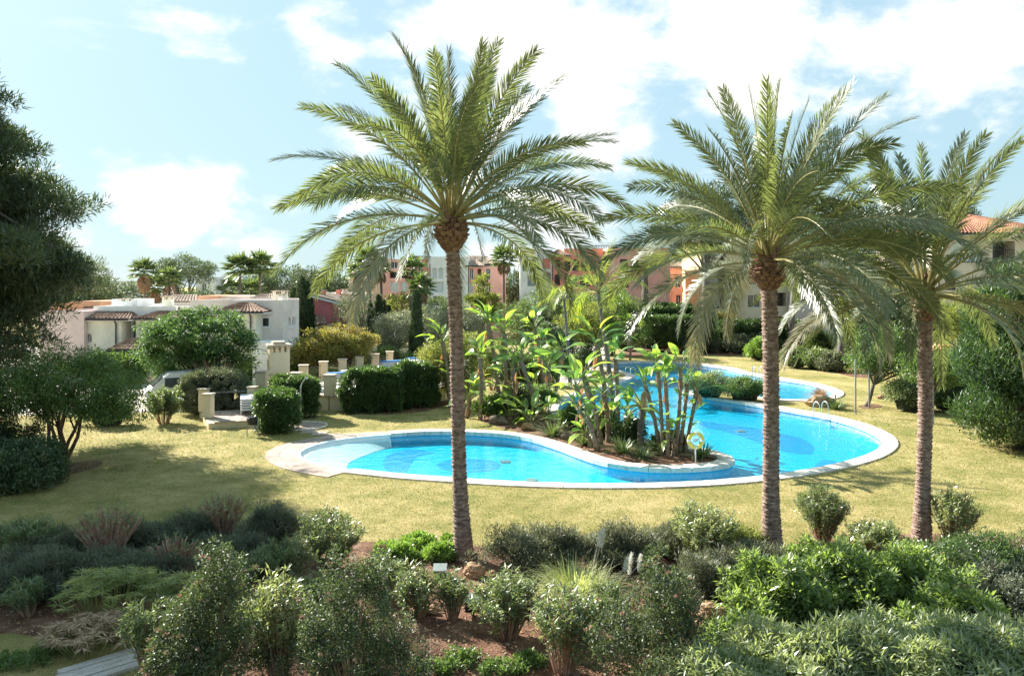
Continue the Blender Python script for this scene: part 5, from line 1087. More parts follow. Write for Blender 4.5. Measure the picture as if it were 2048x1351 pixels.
# ------------------------------------------------------------------ planting
def build_palms():
    # three date palms in front
    x, y = gp(930, 1117); H1 = fz(452, y); tp = fx(903, y) - x
    date_palm('tallest date palm, standing in front of the pool', (x, y), H1, .17, (tp, 0), crown_plan(11, 56, 87, -4, 16, 82, 2, lfl=.98), 11, L=4.6, boot=.43, ll=.58, nl=116)
    x, y = gp(1545, 1118); H2 = fz(530, y); tp = fx(1537, y) - x
    date_palm('middle date palm with dense green crown and swollen head', (x, y), H2, .19, (tp, 0), crown_plan(24, 56, 87, -8, 18, 84, 3, lfl=.96), 24, L=4.6, boot=.44, ll=.58, nl=116)
    x, y = gp(1843, 1090); H3 = fz(598, y); tp = fx(1850, y) - x
    date_palm('date palm at the right with greyish drooping fronds', (x, y), H3, .175, (tp, 0), crown_plan(37, 46, 85, -10, 20, 82, 7, lfl=.96), 37, L=4.6, boot=.33, ll=.56, nl=112)
    # queen palm on the spit and companions
    r = np.random.RandomState(5)
    def feather(label, base, crown, Lf, nf, seed, mat, trunk='bark_grey', tr=.12, ll=.55, dr=(40, 120), name='queen_palm', el_lo=-20):
        r = np.random.RandomState(seed); x, y = gp(*base); zt = fz(crown[1], y); tx = fx(crown[0], y) - x; root = empty(name, (x, y, 0), label, 'palm tree')
        MB().tube([(tx * t ** 1.4, 0, -.03 + zt * t) for t in np.linspace(0, 1, 16)], [tr * (1.15 - .35 * t) * (1.05 if i % 2 else .96) for i, t in enumerate(np.linspace(0, 1, 16))], 9).build('trunk', M[trunk], root, local=True)
        for i in range(nf):
            t = (i + .5) / nf; el = math.radians(82 + (el_lo - 82) * t + r.normal(0, 5)); d = math.radians(dr[0] + (dr[1] - dr[0]) * t)
            V, Q, mb = frond(r, (tx, 0, zt), i * 2.4 + r.normal(0, .2), el, Lf * r.uniform(.85, 1.1), d, 46, ll, .03, sagl=1.5, vee=.1, start=.18, roll=0)
            fo = link('frond', np_mesh('frond', V, Q), M[mat], root); mb.build('rachis', M['rachis'], fo, local=True)
    feather('yellow-green queen palm with weeping fronds above the spit', (1229, 868), (1196, 585), 3.0, 15, 3, 'queen_leaf', el_lo=5)
    feather('second yellowish queen palm left of the first', (1140, 770), (1128, 600), 3.0, 12, 7, 'queen_leaf', el_lo=0)
    feather('small feather palm with stout grey trunk on the spit', (1280, 892), (1283, 815), 1.15, 14, 9, 'queen_leaf', tr=.13, ll=.22, name='pygmy_palm', dr=(30, 100))
    feather('silvery date palm far behind the middle palm crown', (1290, 690), (1290, 520), 5.6, 22, 13, 'palm_green', tr=.4, ll=1.1, name='canary_palm', dr=(20, 80))
    paddle_set()
    S = [((900, 815), (885, 668), 9, 'strelitzia behind the tall palm trunk, highest leaves at left'), ((1000, 836), (976, 632), 10, 'tallest strelitzia of the left clump with yellowing skirt'), ((1010, 838), (1008, 650), 9, 'strelitzia right of the tallest in the left clump'),
         ((1085, 795), (1070, 640), 8, 'slender strelitzia in front of the domed tree'), ((1074, 841), (1040, 702), 10, 'leaning strelitzia in the middle of the left clump'), ((1089, 798), (1082, 682), 8, 'strelitzia behind the leaning one'),
         ((1096, 806), (1095, 722), 7, 'short strelitzia at the pool edge behind the clump'), ((1110, 792), (1124, 684), 9, 'strelitzia with broad leaves near the plaza'), ((1217, 868), (1193, 668), 12, 'tallest strelitzia of the spit with thick fibrous stem'),
         ((1071, 800), (1069, 760), 6, 'small strelitzia on the lawn behind the clump'), ((1091, 836), (1098, 812), 7, 'low strelitzia at the foot of the clump beside the water'), ((1050, 845), (1051, 828), 6, 'stemless strelitzia low at the clump front'),
         ((1192, 899), (1152, 758), 9, 'strelitzia leaning left on the spit front'), ((1202, 890), (1168, 738), 9, 'strelitzia in the middle of the spit front'), ((1216, 884), (1206, 768), 9, 'strelitzia with upright bright leaves on the spit'),
         ((1197, 902), (1155, 800), 7, 'low strelitzia arching over the coping'), ((1240, 872), (1255, 806), 8, 'dark strelitzia at the back of the spit'), ((933, 836), (938, 780), 9, 'short strelitzia on the lawn beside the tall palm'),
         ((1318, 904), (1290, 756), 7, 'strelitzia leaning left in the right clump'), ((1324, 912), (1314, 716), 8, 'tallest strelitzia of the right clump'), ((1335, 914), (1330, 745), 9, 'strelitzia with broad crown in the right clump'),
         ((1351, 908), (1361, 722), 8, 'thin strelitzia leaning right in the right clump'), ((1369, 903), (1394, 760), 6, 'rightmost strelitzia of the spit with hanging dry leaves'), ((1359, 905), (1374, 752), 3, 'strelitzia with mostly withered leaves in the right clump'),
         ((960, 840), (960, 700), 7, 'strelitzia half hidden by the yellow bush'), ((1030, 838), (1025, 720), 8, 'strelitzia with drooping leaves in the left clump'), ((1062, 850), (1064, 835), 8, 'stemless strelitzia beside the reddish stone'), ((1018, 842), (1018, 812), 8, 'low strelitzia inside the left clump'), ((1180, 893), (1172, 850), 8, 'low strelitzia among the flax on the spit'), ((1345, 912), (1345, 860), 6, 'low strelitzia between the right clump stems'), ((1225, 878), (1222, 820), 7, 'short strelitzia below the thick fibrous stem'), ((1260, 720), (1262, 640), 8, 'dark strelitzia beyond the far pool'), ((1235, 862), (1230, 700), 6, 'strelitzia behind the queen palm trunk')]
    for i, (b, t, n, lab) in enumerate(S): strelitzia(lab, b, t, 100 + i, n, dry=3 if i in (18, 20, 22, 23, 1) else 2, size=(.8 if b[1] > 880 else .95) * (.9 if n < 8 else 1.05), rad=.075 if b[1] > 895 else .1)
    x, y = gp(1925, 800); 
    strelitzia('strelitzia with a yellow leaf behind the right palm trunk', (1850, 806), (1838, 768), 171, 7, size=1.0, rad=.1)
    for i, (px, py, n, L, lab) in enumerate([(1105, 872, 130, 1.2, 'flax tussock at the left end of the spit'), (1168, 888, 130, 1.0, 'flax tussock in front of the strelitzia stems'), (1245, 905, 140, 1.05, 'large flax tussock below the queen palm'), (1285, 915, 100, .8, 'small flax tussock beside the pygmy palm'),
            (1405, 915, 120, .95, 'flax tussock beside the lifebuoy'), (1325, 905, 90, .9, 'dark flax among the right clump stems'), (1672, 818, 110, 1.15, 'dark flax rosette at the end of the long boulder')]):
        spiky('flax', lab, 'flax', gp(px, py), n, L, .05, 'flax', 200 + i, (15, 80), .55)
    spiky('dry_grass', 'dry straw grass draped over the long boulder', 'dry grass', gp(1640, 806), 420, 1.15, .02, 'straw', 215, (5, 80), .7, z0=.35)
    P = [(290, 545, 86, 1.9, 1.7, 'fan palm with brown skirt, first of the three at the far left'), (312, 575, 88, 1.7, 1.4, 'shorter fan palm in the middle of the three at the far left'), (336, 562, 84, 1.8, 1.9, 'fan palm with long skirt beside the umbrella pine'), (479, 541, 92, 2.5, 0, 'green fan palm, left of the tall pair over the beige house'),
         (520, 536, 92, 2.4, 0, 'leaning green fan palm, right of the tall pair over the beige house'), (465, 580, 96, 2.0, 0, 'low fan palm under the tall pair, left'), (503, 584, 98, 2.1, 0, 'low fan palm under the tall pair, right'), (741, 524, 73, 1.8, 2.2, 'tall fan palm with brown skirt left of the tall date palm'),
         (713, 545, 78, 1.5, 1.2, 'small skirted fan palm behind the crimson house'), (820, 540, 76, 1.7, .9, 'green fan palm in front of the pink apartments'), (838, 575, 72, 1.6, 1.0, 'bushy fan palm above the slim cypress'), (1008, 520, 90, 2.0, 1.2, 'fan palm at the end of the pink apartments'), (765, 540, 80, 1.4, .8, 'fan palm right of the skirted one')]
    for i, (px, py, D, cr, sk, lab) in enumerate(P): fan_palm(lab, (fx(px, D), D), fz(py, D), cr, 300 + i, sk, 'fan palms between the houses')

def build_trees():
    # big pines at the left; two stand outside the frame and shade the lawn
    def pine(label, xy, lobes, ncl, seed, per=150, crad=.95, leaf=(.34, .05), mat='pine', tr=.32, top=None, name='pine_tree'):
        return tree(name, label, 'pine tree', xy, lobes, ncl, per, crad, leaf, mat, 'bark_grey', tr, top, limbs=46, seed=seed, up=.55, flat=.5, shell=.35)
    rp = np.random.RandomState(77); LB = [(.6, 0, 15.4, 1.2, 1.2, 1.6), (.8, .2, 13.6, 1.8, 1.8, 1.2), (2.2, 0, 14.6, 1.1, 1.2, 1.0), (2.4, 0, 13.0, 1.4, 1.4, .9)]
    for k in range(64):
        zz = rp.uniform(5.6, 13.8); a_ = rp.uniform(0, 6.28); q = (1.2 + 3.6 * (1 - ((zz - 8.6) / 5.6) ** 2)) * rp.uniform(.4, 1.0); LB.append((math.cos(a_) * q, .3 + math.sin(a_) * q * 1.25, zz + .12 * q, 1.6, 1.6, .62))
    pine('tall dark pine with feathery boughs at the left edge', (-23.6, 33), LB, 820, 1, per=105, crad=.68, leaf=(.36, .055), top=13.5)
    L2 = [(0, 0, 13.0, 1.6, 1.6, 1.6)]
    for k in range(46):
        zz = rp.uniform(6.4, 12.6); a_ = rp.uniform(0, 6.28); q = (1.4 + 3.2 * (1 - ((zz - 9) / 4.4) ** 2)) * rp.uniform(.4, 1.0); L2.append((math.cos(a_) * q, math.sin(a_) * q, zz + .12 * q, 1.6, 1.6, .65))
    pine('second dark pine just behind the tall pine at the left edge', (-26.4, 39.5), L2, 460, 8, per=90, crad=.8, leaf=(.42, .07), top=12)
    pine('low spreading pine bough mass at the left edge below the tall pine', (-24.5, 34.5), [(.8, 0, 6.4, 3.0, 2.6, .9), (2.2, -.6, 5.0, 3.0, 2.6, .9), (3.2, -1, 4.2, 2.4, 2, .7), (.6, 0, 3.4, 3.2, 2.6, .9)], 110, 2, per=150, top=6)
    pine('large pine left of the shrub bed, outside the view', (-24.5, 25.5), [(0, 0, 11, 4.5, 4.5, 2.6), (1, 0, 8, 4.5, 4.5, 2)], 170, 3, per=110, crad=1.4, leaf=(.6, .12), top=10)
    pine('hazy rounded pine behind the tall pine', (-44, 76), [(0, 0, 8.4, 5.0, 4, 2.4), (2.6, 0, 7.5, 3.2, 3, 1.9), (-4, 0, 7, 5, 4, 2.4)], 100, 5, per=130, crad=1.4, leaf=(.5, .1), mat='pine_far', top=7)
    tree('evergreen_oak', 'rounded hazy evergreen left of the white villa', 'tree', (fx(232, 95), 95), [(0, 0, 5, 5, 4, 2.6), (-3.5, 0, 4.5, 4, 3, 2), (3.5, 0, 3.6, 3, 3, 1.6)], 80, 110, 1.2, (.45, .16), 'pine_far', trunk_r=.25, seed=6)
    tree('umbrella_pine', 'umbrella pine with forked pale trunk above the white villas', 'pine tree', (fx(370, 97), 97), [(0, 0, 9.0, 3.4, 3, 1.5), (-1.5, 0, 7.7, 2.2, 2, 1.1), (1.8, 0, 8.2, 1.8, 2, 1)], 60, 110, 1.0, (.4, .1), 'pine_far', 'bark_grey', .28, 6.4, seed=7, flat=.55, stems=2, spread=.16)
    tree('shrub_tree', 'small green tree between the umbrella pine and villa', 'tree', (fx(410, 90), 90), [(0, 0, 4.6, 2.6, 2, 1.6)], 40, 90, .9, (.4, .14), 'pine_far', seed=8)
    tree('far_pine', 'dark pine beyond the fan palm pair', 'pine tree', (fx(560, 120), 120), [(0, 0, 7.2, 5, 4, 2.6), (-3, 0, 6.4, 3, 3, 1.8)], 70, 100, 1.4, (.5, .16), 'pine_far', seed=9)
    tree('far_pine', 'dark pine above the crimson house', 'pine tree', (fx(645, 98), 98), [(0, 0, 6.6, 3.2, 3, 2.6), (1, 0, 5, 3.4, 3, 2)], 60, 110, 1.1, (.4, .12), 'pine', seed=10)
    tree('far_pine', 'pale distant tree right of the dark pine', 'pine tree', (fx(692, 130), 130), [(0, 0, 6.4, 5, 4, 2.6)], 50, 90, 1.6, (.6, .2), 'farleaf', seed=11)
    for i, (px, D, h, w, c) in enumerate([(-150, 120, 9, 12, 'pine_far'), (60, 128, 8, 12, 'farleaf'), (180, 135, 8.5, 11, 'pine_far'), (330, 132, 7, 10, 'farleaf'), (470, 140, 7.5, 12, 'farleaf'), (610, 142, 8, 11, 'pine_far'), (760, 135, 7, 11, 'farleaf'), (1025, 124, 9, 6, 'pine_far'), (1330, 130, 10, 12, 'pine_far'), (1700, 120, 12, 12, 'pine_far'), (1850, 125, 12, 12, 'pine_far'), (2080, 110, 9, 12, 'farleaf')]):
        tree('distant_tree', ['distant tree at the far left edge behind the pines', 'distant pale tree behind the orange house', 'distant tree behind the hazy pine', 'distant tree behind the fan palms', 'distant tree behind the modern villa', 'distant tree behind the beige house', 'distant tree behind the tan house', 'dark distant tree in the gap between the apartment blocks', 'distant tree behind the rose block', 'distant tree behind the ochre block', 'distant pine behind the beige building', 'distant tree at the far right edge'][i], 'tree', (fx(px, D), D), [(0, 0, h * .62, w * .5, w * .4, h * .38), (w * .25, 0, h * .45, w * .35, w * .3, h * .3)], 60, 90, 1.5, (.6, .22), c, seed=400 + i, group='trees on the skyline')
    # cypresses
    for i, (px, py, D, w, lab) in enumerate([(604, 553, 68, 1.7, 'broad dark cypress between the beige and crimson houses'), (588, 575, 69, 1.2, 'narrower cypress touching the beige house'), (614, 562, 69, 1.5, 'cypress in front of the crimson house wall'), (757, 590, 68, 1.0, 'dark cypress right of the skirted fan palm'), (766, 600, 69, .9, 'cypress behind the olive tree'), (833, 580, 63, .95, 'slim pencil cypress behind the terrace pillars'), (741, 606, 67, .6, 'thin cypress at the skirted fan palm trunk'), (777, 610, 75, .9, 'cypress in front of the pink apartments')]): cypress(lab, (fx(px, D), D), fz(py, D), w, 450 + i, 'cypresses among the houses')
    tree('cedar', 'grey-green cedar in front of the tan house', 'tree', (fx(718, 66), 66), [(0, 0, 3.6, 1.9, 1.6, 1.8), (-.4, 0, 5.2, 1.1, 1, 1.2), (.4, 0, 2.0, 2, 1.6, 1.2)], 70, 110, .6, (.3, .06), 'greyleaf', seed=12)
    tree('olive_tree', 'silvery olive tree behind the pillars', 'olive tree', (fx(795, 65), 65), [(0, 0, 3.3, 2.0, 1.8, 1.4), (-.6, 0, 2.3, 1.9, 1.6, 1.0), (.5, .2, 4.0, 1.5, 1.4, .9)], 90, 120, .6, (.2, .05), 'olive', 'bark_grey', .2, 1.8, lean=(-.5, 0), seed=13)
    tree('olive_tree', 'olive tree half hidden by the tall palm trunk', 'olive tree', (fx(872, 71), 71), [(0, 0, 3.6, 2.2, 1.8, 1.5), (1.8, 0, 3.4, 1.6, 1.4, 1.3), (-1.4, 0, 3.0, 1.4, 1.2, 1.2)], 90, 110, .6, (.22, .055), 'olive', 'bark_grey', .2, 1.8, seed=14)
    tree('olive_tree', 'pale olive left of the strelitzia tops', 'olive tree', (fx(935, 68), 68), [(0, 0, 3.6, 1.7, 1.5, 1.5)], 50, 110, .6, (.22, .055), 'olive', 'bark_grey', .18, 1.8, seed=15)
    tree('mimosa', 'yellow-green tree in front of the pink apartments', 'tree', (fx(800, 77), 77), [(0, 0, 4.4, 2.1, 2, 1.6), (.4, 0, 3, 2.4, 2, 1.4)], 60, 100, .8, (.3, .1), 'yellow_green', seed=16)
    tree('garden_tree', 'green tree below the white apartment bay', 'tree', (fx(880, 82), 82), [(0, 0, 4.0, 2.6, 2, 1.8), (2, 0, 3.4, 2, 2, 1.5)], 60, 100, .8, (.3, .1), 'farleaf', seed=17)
    tree('monkey_puzzle', 'tiered conifer in front of the pink gable', 'conifer', (fx(965, 84), 84), [(0, 0, 6.9, .6, .6, 1.2), (0, 0, 5.4, 1.6, 1.4, .7), (.5, 0, 4.4, 2.0, 1.6, .6), (-.5, 0, 3.6, 2.1, 1.6, .6)], 60, 90, .55, (.45, .1), 'yellow_green', seed=18, up=.8)
    tree('jacaranda', 'golden feathery tree, left of the yellow pair', 'tree', (fx(634, 56), 56), [(0, 0, 2.7, 1.5, 1.4, 1.1), (-.9, 0, 2.1, 1.1, 1.2, .9), (.8, 0, 2.4, 1.2, 1.2, .9)], 90, 130, .5, (.2, .07), 'yellow', 'bark', .1, 1.6, seed=19, stems=3, spread=.25, up=.2)
    tree('jacaranda', 'golden feathery tree, right of the yellow pair', 'tree', (fx(692, 57), 57), [(0, 0, 3.0, 1.6, 1.4, 1.1), (1.0, 0, 2.7, 1.1, 1.2, 1.0), (-.8, 0, 2.2, 1.2, 1.2, .9)], 90, 130, .5, (.2, .07), 'yellow', 'bark', .1, 1.6, seed=20, stems=3, spread=.25, up=.2)
    tree('feathery_tree', 'large green feathery tree behind the round bush', 'tree', (fx(400, 49), 49), [(0, 0, 4.0, 3.4, 3, 1.5), (-1.6, -.4, 3.2, 2.2, 2, 1.2), (1.5, 0, 3.0, 2.2, 2, 1.4), (-.2, 0, 2.2, 3.0, 2.4, 1.2), (.6, 0, 5.0, 2.0, 1.8, .7)], 230, 120, .62, (.24, .085), 'locust', 'bark', .2, 1.6, seed=21, up=-.1, flat=.45, shell=.6, outw=1.0)
    # left: multi-stemmed dark tree
    tree('bottlebrush_tree', 'dark multi-stemmed tree with spreading crown on the left lawn', 'tree', gp(125, 938), [(.3, 0, 3.2, 2.7, 2.3, 1.25), (-1.4, 0, 2.9, 2.0, 1.9, 1.1), (1.5, 0, 2.7, 1.7, 1.7, .95), (0, 0, 4.0, 1.6, 1.5, .6), (2.3, 0, 2.2, .9, 1.0, .6)], 330, 90, .42, (.15, .045), 'green', 'bark_red', .085, 2.3, seed=22, stems=6, spread=.42, limbs=40, up=-.25, shell=.45)
    tree('bottlebrush_tree', 'second dark tree at the left edge behind the low hedge', 'tree', (-20.6, 29.5), [(0, 0, 2.7, 2.1, 1.9, 1.2), (.8, 0, 2.2, 1.6, 1.5, .9)], 150, 120, .45, (.15, .045), 'dark', 'bark_red', .08, 1.7, seed=23, stems=4, spread=.35, up=-.2)
    # right side
    tree('conifer', 'bright green conifer filling the right edge', 'conifer', (21.6, 34), [(0, 0, 1.6, 2.6, 2.4, 1.4), (-.2, 0, 3.6, 2.5, 2.3, 1.6), (.2, 0, 5.6, 2.1, 2.0, 1.5), (.6, 0, 7.2, 1.4, 1.3, 1.2)], 400, 110, .5, (.26, .055), 'conifer', 'bark', .25, 6.5, seed=24, up=.95, flat=1.0, shell=.6)
    tree('acacia', 'yellow-green tree in front of the beige building', 'tree', (fx(1955, 50), 50), [(0, 0, 5.4, 2.6, 2.2, 1.6), (.4, 0, 3.6, 2.6, 2.2, 1.6), (-.9, 0, 4.2, 1.4, 1.4, 1.4)], 150, 120, .6, (.2, .06), 'yellow_green', 'bark', .16, 2.6, seed=25)
    R = tree('bougainvillea', 'arched bougainvillea tree with twisted trunk by the lawn', 'tree', gp(1733, 812), [(1.3, 0, 3.1, 2.4, 1.8, 1.1), (.2, 0, 2.7, 1.6, 1.5, .9), (2.9, 0, 2.6, 1.8, 1.6, 1.0), (1.0, 0, 3.9, 1.8, 1.5, .8)], 190, 120, .5, (.13, .06), 'green', 'bark_grey', .13, 1.9, lean=(.75, 0), seed=26, up=.1)
    rr = np.random.RandomState(4); C = lobe_points(rr, [(1.3, -.6, 2.9, 2.4, 1.4, 1.2)], 26, .9); V, Q = clump_leaves(rr, C, 10, .12, .07, .06); o = link('flowers', np_mesh('flowers', V, Q), M['pink_flower'], R); o['kind'] = 'stuff'
    tree('bougainvillea', 'second twisted climber tree behind the right palm trunk', 'tree', gp(1858, 846), [(.1, 0, 3.0, 1.5, 1.3, 1.0), (.8, .4, 2.6, 1.2, 1.2, .9)], 90, 120, .45, (.13, .06), 'green', 'bark_grey', .1, 2.0, lean=(.2, 0), seed=27, up=.1)
    tree('pine_tree', 'stone pine with broad dark crown left of the middle palm', 'pine tree', (fx(1428, 83), 83), [(0, 0, 15.0, 4.6, 4, 2.2), (-3.6, 0, 12.8, 3.2, 3, 1.9), (2.4, 0, 13.0, 3.4, 3, 2.0), (-.8, 0, 12, 4, 3, 1.7)], 170, 130, 1.15, (.42, .09), 'pine', 'bark_grey', .45, 12, lean=(-1.2, 0), seed=28, flat=.55, up=.5)
    tree('pine_tree', 'pine behind the middle palm with bare dark trunk', 'pine tree', (fx(1590, 83), 83), [(0, 0, 13.5, 3.6, 3, 1.8), (2, 0, 12, 3, 3, 1.5)], 90, 120, 1.1, (.42, .09), 'pine', 'bark_grey', .4, 11.5, lean=(-.4, 0), seed=29, flat=.55, up=.5)
    tree('pine_tree', 'dark rounded pine above the beige building roof', 'pine tree', (fx(1895, 92), 92), [(0, 0, 16.2, 2.9, 2.6, 2.4), (.6, 0, 14, 2.6, 2.4, 1.9), (-2.5, 0, 13.5, 3, 2.6, 2)], 120, 120, 1.1, (.42, .09), 'pine', 'bark_grey', .4, 13, seed=30, flat=.6, up=.5)
    tree('pine_tree', 'pine with straight dark trunk right of the middle palm', 'pine tree', (fx(1680, 66), 66), [(0, 0, 11.5, 3.2, 3, 1.6), (-1.6, 0, 10.5, 2.4, 2.4, 1.3), (1.8, 0, 10, 2.4, 2.4, 1.4)], 90, 120, 1.0, (.4, .08), 'pine', 'bark_grey', .36, 10, seed=31, flat=.55, up=.5)
    tree('garden_tree', 'domed light green tree in front of the crimson apartments', 'tree', (fx(1095, 76), 76), [(0, 0, 4.6, 4.2, 3.4, 2.2), (-2, 0, 3.2, 3, 3, 2), (3.4, 0, 4.4, 3, 3, 2), (1, 0, 2.6, 4, 3, 2)], 220, 120, .85, (.28, .1), 'farleaf', 'bark', .25, 2.2, seed=32)
    tree('garden_tree', 'green tree right of the domed tree near the hedges', 'tree', (fx(1225, 80), 80), [(0, 0, 4.4, 3, 3, 2.2), (1.5, 0, 3, 3, 2.6, 2)], 110, 110, .85, (.28, .1), 'green', 'bark', .2, 2, seed=33)
    tree('dark_tree', 'dark shadowy tree behind the strelitzias near the plaza', 'tree', (fx(1105, 62), 62), [(0, 0, 2.6, 1.6, 1.5, 1.5), (.8, 0, 1.6, 1.2, 1.2, 1.2)], 80, 120, .5, (.3, .05), 'dark', 'bark', .12, 1.4, seed=34, up=.2)
    tree('yellow_tree', 'yellowish tree between the queen palms and plaza', 'tree', (fx(1175, 66), 66), [(0, 0, 3.8, 2.4, 2, 1.7), (1.4, 0, 3.0, 1.8, 1.6, 1.4)], 90, 110, .65, (.24, .09), 'yellow_green', 'bark', .14, 2, seed=35)
    tree('yellow_bush_tree', 'tall yellow-flecked bush beside the tall palm trunk', 'tree', gp(905, 806), [(0, 0, 2.6, 2.0, 1.7, 1.4), (.9, 0, 3.3, 1.2, 1.2, .9), (-.9, 0, 2.2, 1.2, 1.2, 1.1), (.2, 0, 1.4, 1.7, 1.5, .8)], 260, 130, .42, (.1, .055), 'yellow_green', 'bark', .09, 1.4, seed=36, stems=4, spread=.25)
    tree('dark_tree', 'tall dark evergreen behind the bougainvillea, left of the right palm trunk', 'tree', (fx(1748, 62), 62), [(0, 0, 5.4, 2.2, 2, 2.2), (.6, 0, 3.2, 2.4, 2, 2), (-.5, 0, 7.2, 1.5, 1.4, 1.4)], 130, 110, .65, (.26, .08), 'dark', 'bark', .2, 3, seed=38)
    tree('dark_tree', 'tall dark evergreen beside the beige building corner', 'tree', (fx(1835, 60), 60), [(0, 0, 5.0, 2.0, 2, 2.0), (.4, 0, 3.0, 2.2, 2, 2), (0, 0, 6.8, 1.3, 1.3, 1.3)], 120, 110, .65, (.26, .08), 'dark', 'bark', .2, 3, seed=39)
    tree('citrus_tree', 'small orange-fruited tree beyond the hedge by the ochre block', 'tree', (fx(1450, 88), 88), [(0, 0, 2.6, 1.8, 1.6, 1.6)], 50, 100, .6, (.24, .09), 'yellow', 'bark', .12, 1.6, seed=37)

def hedge(label, p0, p1, d, h, seed, z0=0.0, leaf=(.12, .05), mat='hedge', per=90, crad=.22, dens=26, lump=.05, group=None, name='hedge', box=.9):
    p0, p1 = np.array(p0), np.array(p1); c = (p0 + p1) / 2; w = np.linalg.norm(p1 - p0); rz = math.atan2(p1[1] - p0[1], p1[0] - p0[0])
    area = w * h * 2 + d * h * 2 + w * d
    return bush(name, label, 'hedge', c, w, d, h, int(area * dens / 2.2), per, crad, leaf, mat, seed, group, up=.45, z0=z0, lump=lump, box=box, rz=rz, twigs=10)
def build_bushes():
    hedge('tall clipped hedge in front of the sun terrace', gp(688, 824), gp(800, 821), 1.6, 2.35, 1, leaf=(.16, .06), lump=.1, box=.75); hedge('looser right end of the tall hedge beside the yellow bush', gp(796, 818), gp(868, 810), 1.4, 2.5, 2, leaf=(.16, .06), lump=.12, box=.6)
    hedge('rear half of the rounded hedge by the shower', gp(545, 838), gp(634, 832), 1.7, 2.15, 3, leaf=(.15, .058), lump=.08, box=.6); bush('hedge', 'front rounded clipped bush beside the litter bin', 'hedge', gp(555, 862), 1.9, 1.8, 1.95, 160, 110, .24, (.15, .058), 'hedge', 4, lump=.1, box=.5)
    R = bush('round_bush', 'big round clipped brownish bush on the low terrace edge', 'bush', (-16.4, 44.1), 3.2, 2.8, 2.35, 420, 90, .2, (.1, .045), 'greyleaf', 5, lump=.05, box=.25)
    rr = np.random.RandomState(8); mb = MB()
    for i in range(26): a = rr.uniform(0, 6.28); q = rr.uniform(.2, 1.1); b = np.array([math.cos(a) * q, math.sin(a) * q, 2.0]); e = b + np.array([math.cos(a) * .35, math.sin(a) * .35, rr.uniform(.5, 1.1)]); mb.tube(sag(b, e, .08, 4), [.014, .012, .009, .004], 4)
    mb.build('sprigs', M['twig'], R, local=True)
    oleander('oleander', 'loose oleander left of the round bush', gp(328, 846), 2.3, 1.9, 60, 60, 'oleander', .35, 6, leaf=(.2, .05)); bush('lime_bush', 'small bright yellow-green bush at the terrace pillar', 'bush', gp(503, 815), 1.0, .9, 1.3, 50, 70, .22, (.1, .05), 'lime', 7)
    bush('hedge', 'dark low hedge at the left lawn edge', 'hedge', gp(18, 975), 3.3, 2.6, 1.5, 230, 90, .3, (.12, .05), 'dark', 8, lump=.1, box=.4); bush('hedge', 'dark hedge continuing behind the left tree', 'hedge', gp(-30, 940), 3.0, 2.6, 1.7, 160, 80, .32, (.13, .05), 'dark', 9, lump=.1, box=.4)
    bush('shrub', 'grey shrub on the lawn edge behind the left tree', 'shrub', gp(215, 850), 2.4, 1.6, 1.3, 80, 70, .3, (.14, .05), 'oleander', 10)
    # stepped hedges
    hedge('long clipped hedge, lowest of the stepped hedges', (fx(1286, 84), 84), (fx(1432, 82), 82), 1.6, 3.2, 11, z0=.6, leaf=(.22, .09), per=60, crad=.35, dens=10); hedge('middle clipped hedge of the stepped hedges', (fx(1286, 88), 88), (fx(1420, 88), 88), 1.2, 1.2, 12, z0=3.4, leaf=(.22, .09), per=60, crad=.3, dens=12); hedge('upper clipped hedge of the stepped hedges', (fx(1280, 92), 92), (fx(1380, 92), 92), 1.4, 1.7, 13, z0=3.2, leaf=(.22, .09), per=60, crad=.32, dens=12)
    hedge('clipped hedge between the ochre block and the middle palm', (fx(1435, 84), 84), (fx(1600, 84), 84), 1.6, 3.3, 14, leaf=(.22, .09), per=60, crad=.35, dens=10); hedge('terrace bank hedge below the stepped hedges', (fx(1286, 89.5), 89.5), (fx(1400, 89.5), 89.5), 1.2, 3.3, 38, leaf=(.22, .09), per=50, crad=.35, dens=8)
    B = [(1310, 700, 3.2, 2.2, 2.2, 'dark', 'dark shrub left of the bare bushes in the far bed'), (1400, 706, 3.6, 2.4, 1.8, 'rosemary', 'grey-green mound at the foot of the stone pine'), (1440, 700, 3.6, 2.0, 2.4, 'dark', 'dark shrub behind the stone pine trunk'), (1480, 706, 3.2, 2.2, 1.6, 'greyleaf', 'greyish mound right of the stone pine trunk'),
         (1530, 706, 3.4, 2.2, 1.9, 'dark', 'dark mound left of the middle palm trunk'), (1590, 700, 3.2, 2.2, 2.6, 'dark', 'dark shrub right of the middle palm trunk'), (1516, 720, 2.2, 1.8, 1.8, 'lime', 'yellow-green bush behind the hanging fronds'), (1592, 735, 2.4, 1.9, 1.6, 'green', 'rounded green bush on the far lawn edge'), (1635, 738, 2.6, 2.0, 1.5, 'oleander', 'grey-green bush beside the rounded green bush'),
         (1640, 718, 3, 2.2, 2.8, 'green', 'tall leafy bush behind the right palm fronds'), (1668, 742, 2.6, 2, 1.3, 'greyleaf', 'dry looking low bush near the far pine trunk'), (1700, 725, 3.0, 2.4, 3.4, 'green', 'large bush left of the arched tree'), (1345, 690, 3, 2, 2.4, 'dark', 'dark bush behind the orange rocks'), (1740, 716, 4, 2.6, 3.6, 'dark', 'dark tall bush behind the arched tree'), (1830, 722, 4, 2.6, 3.6, 'dark', 'dark bush bank behind the right palm'), (1250, 700, 3, 2, 2.6, 'dark', 'dark bush behind the spit queen palm'), (1205, 690, 2.6, 2, 2.0, 'dark', 'dark bush at the plaza end')]
    for i, (px, py, w, d, h, m, lab) in enumerate(B): bush('shrub', lab, 'shrub', gp(px, py), w, d, h, 90, 70, .38, (.2, .075), m, 40 + i, group='shrubs around the far lawn')
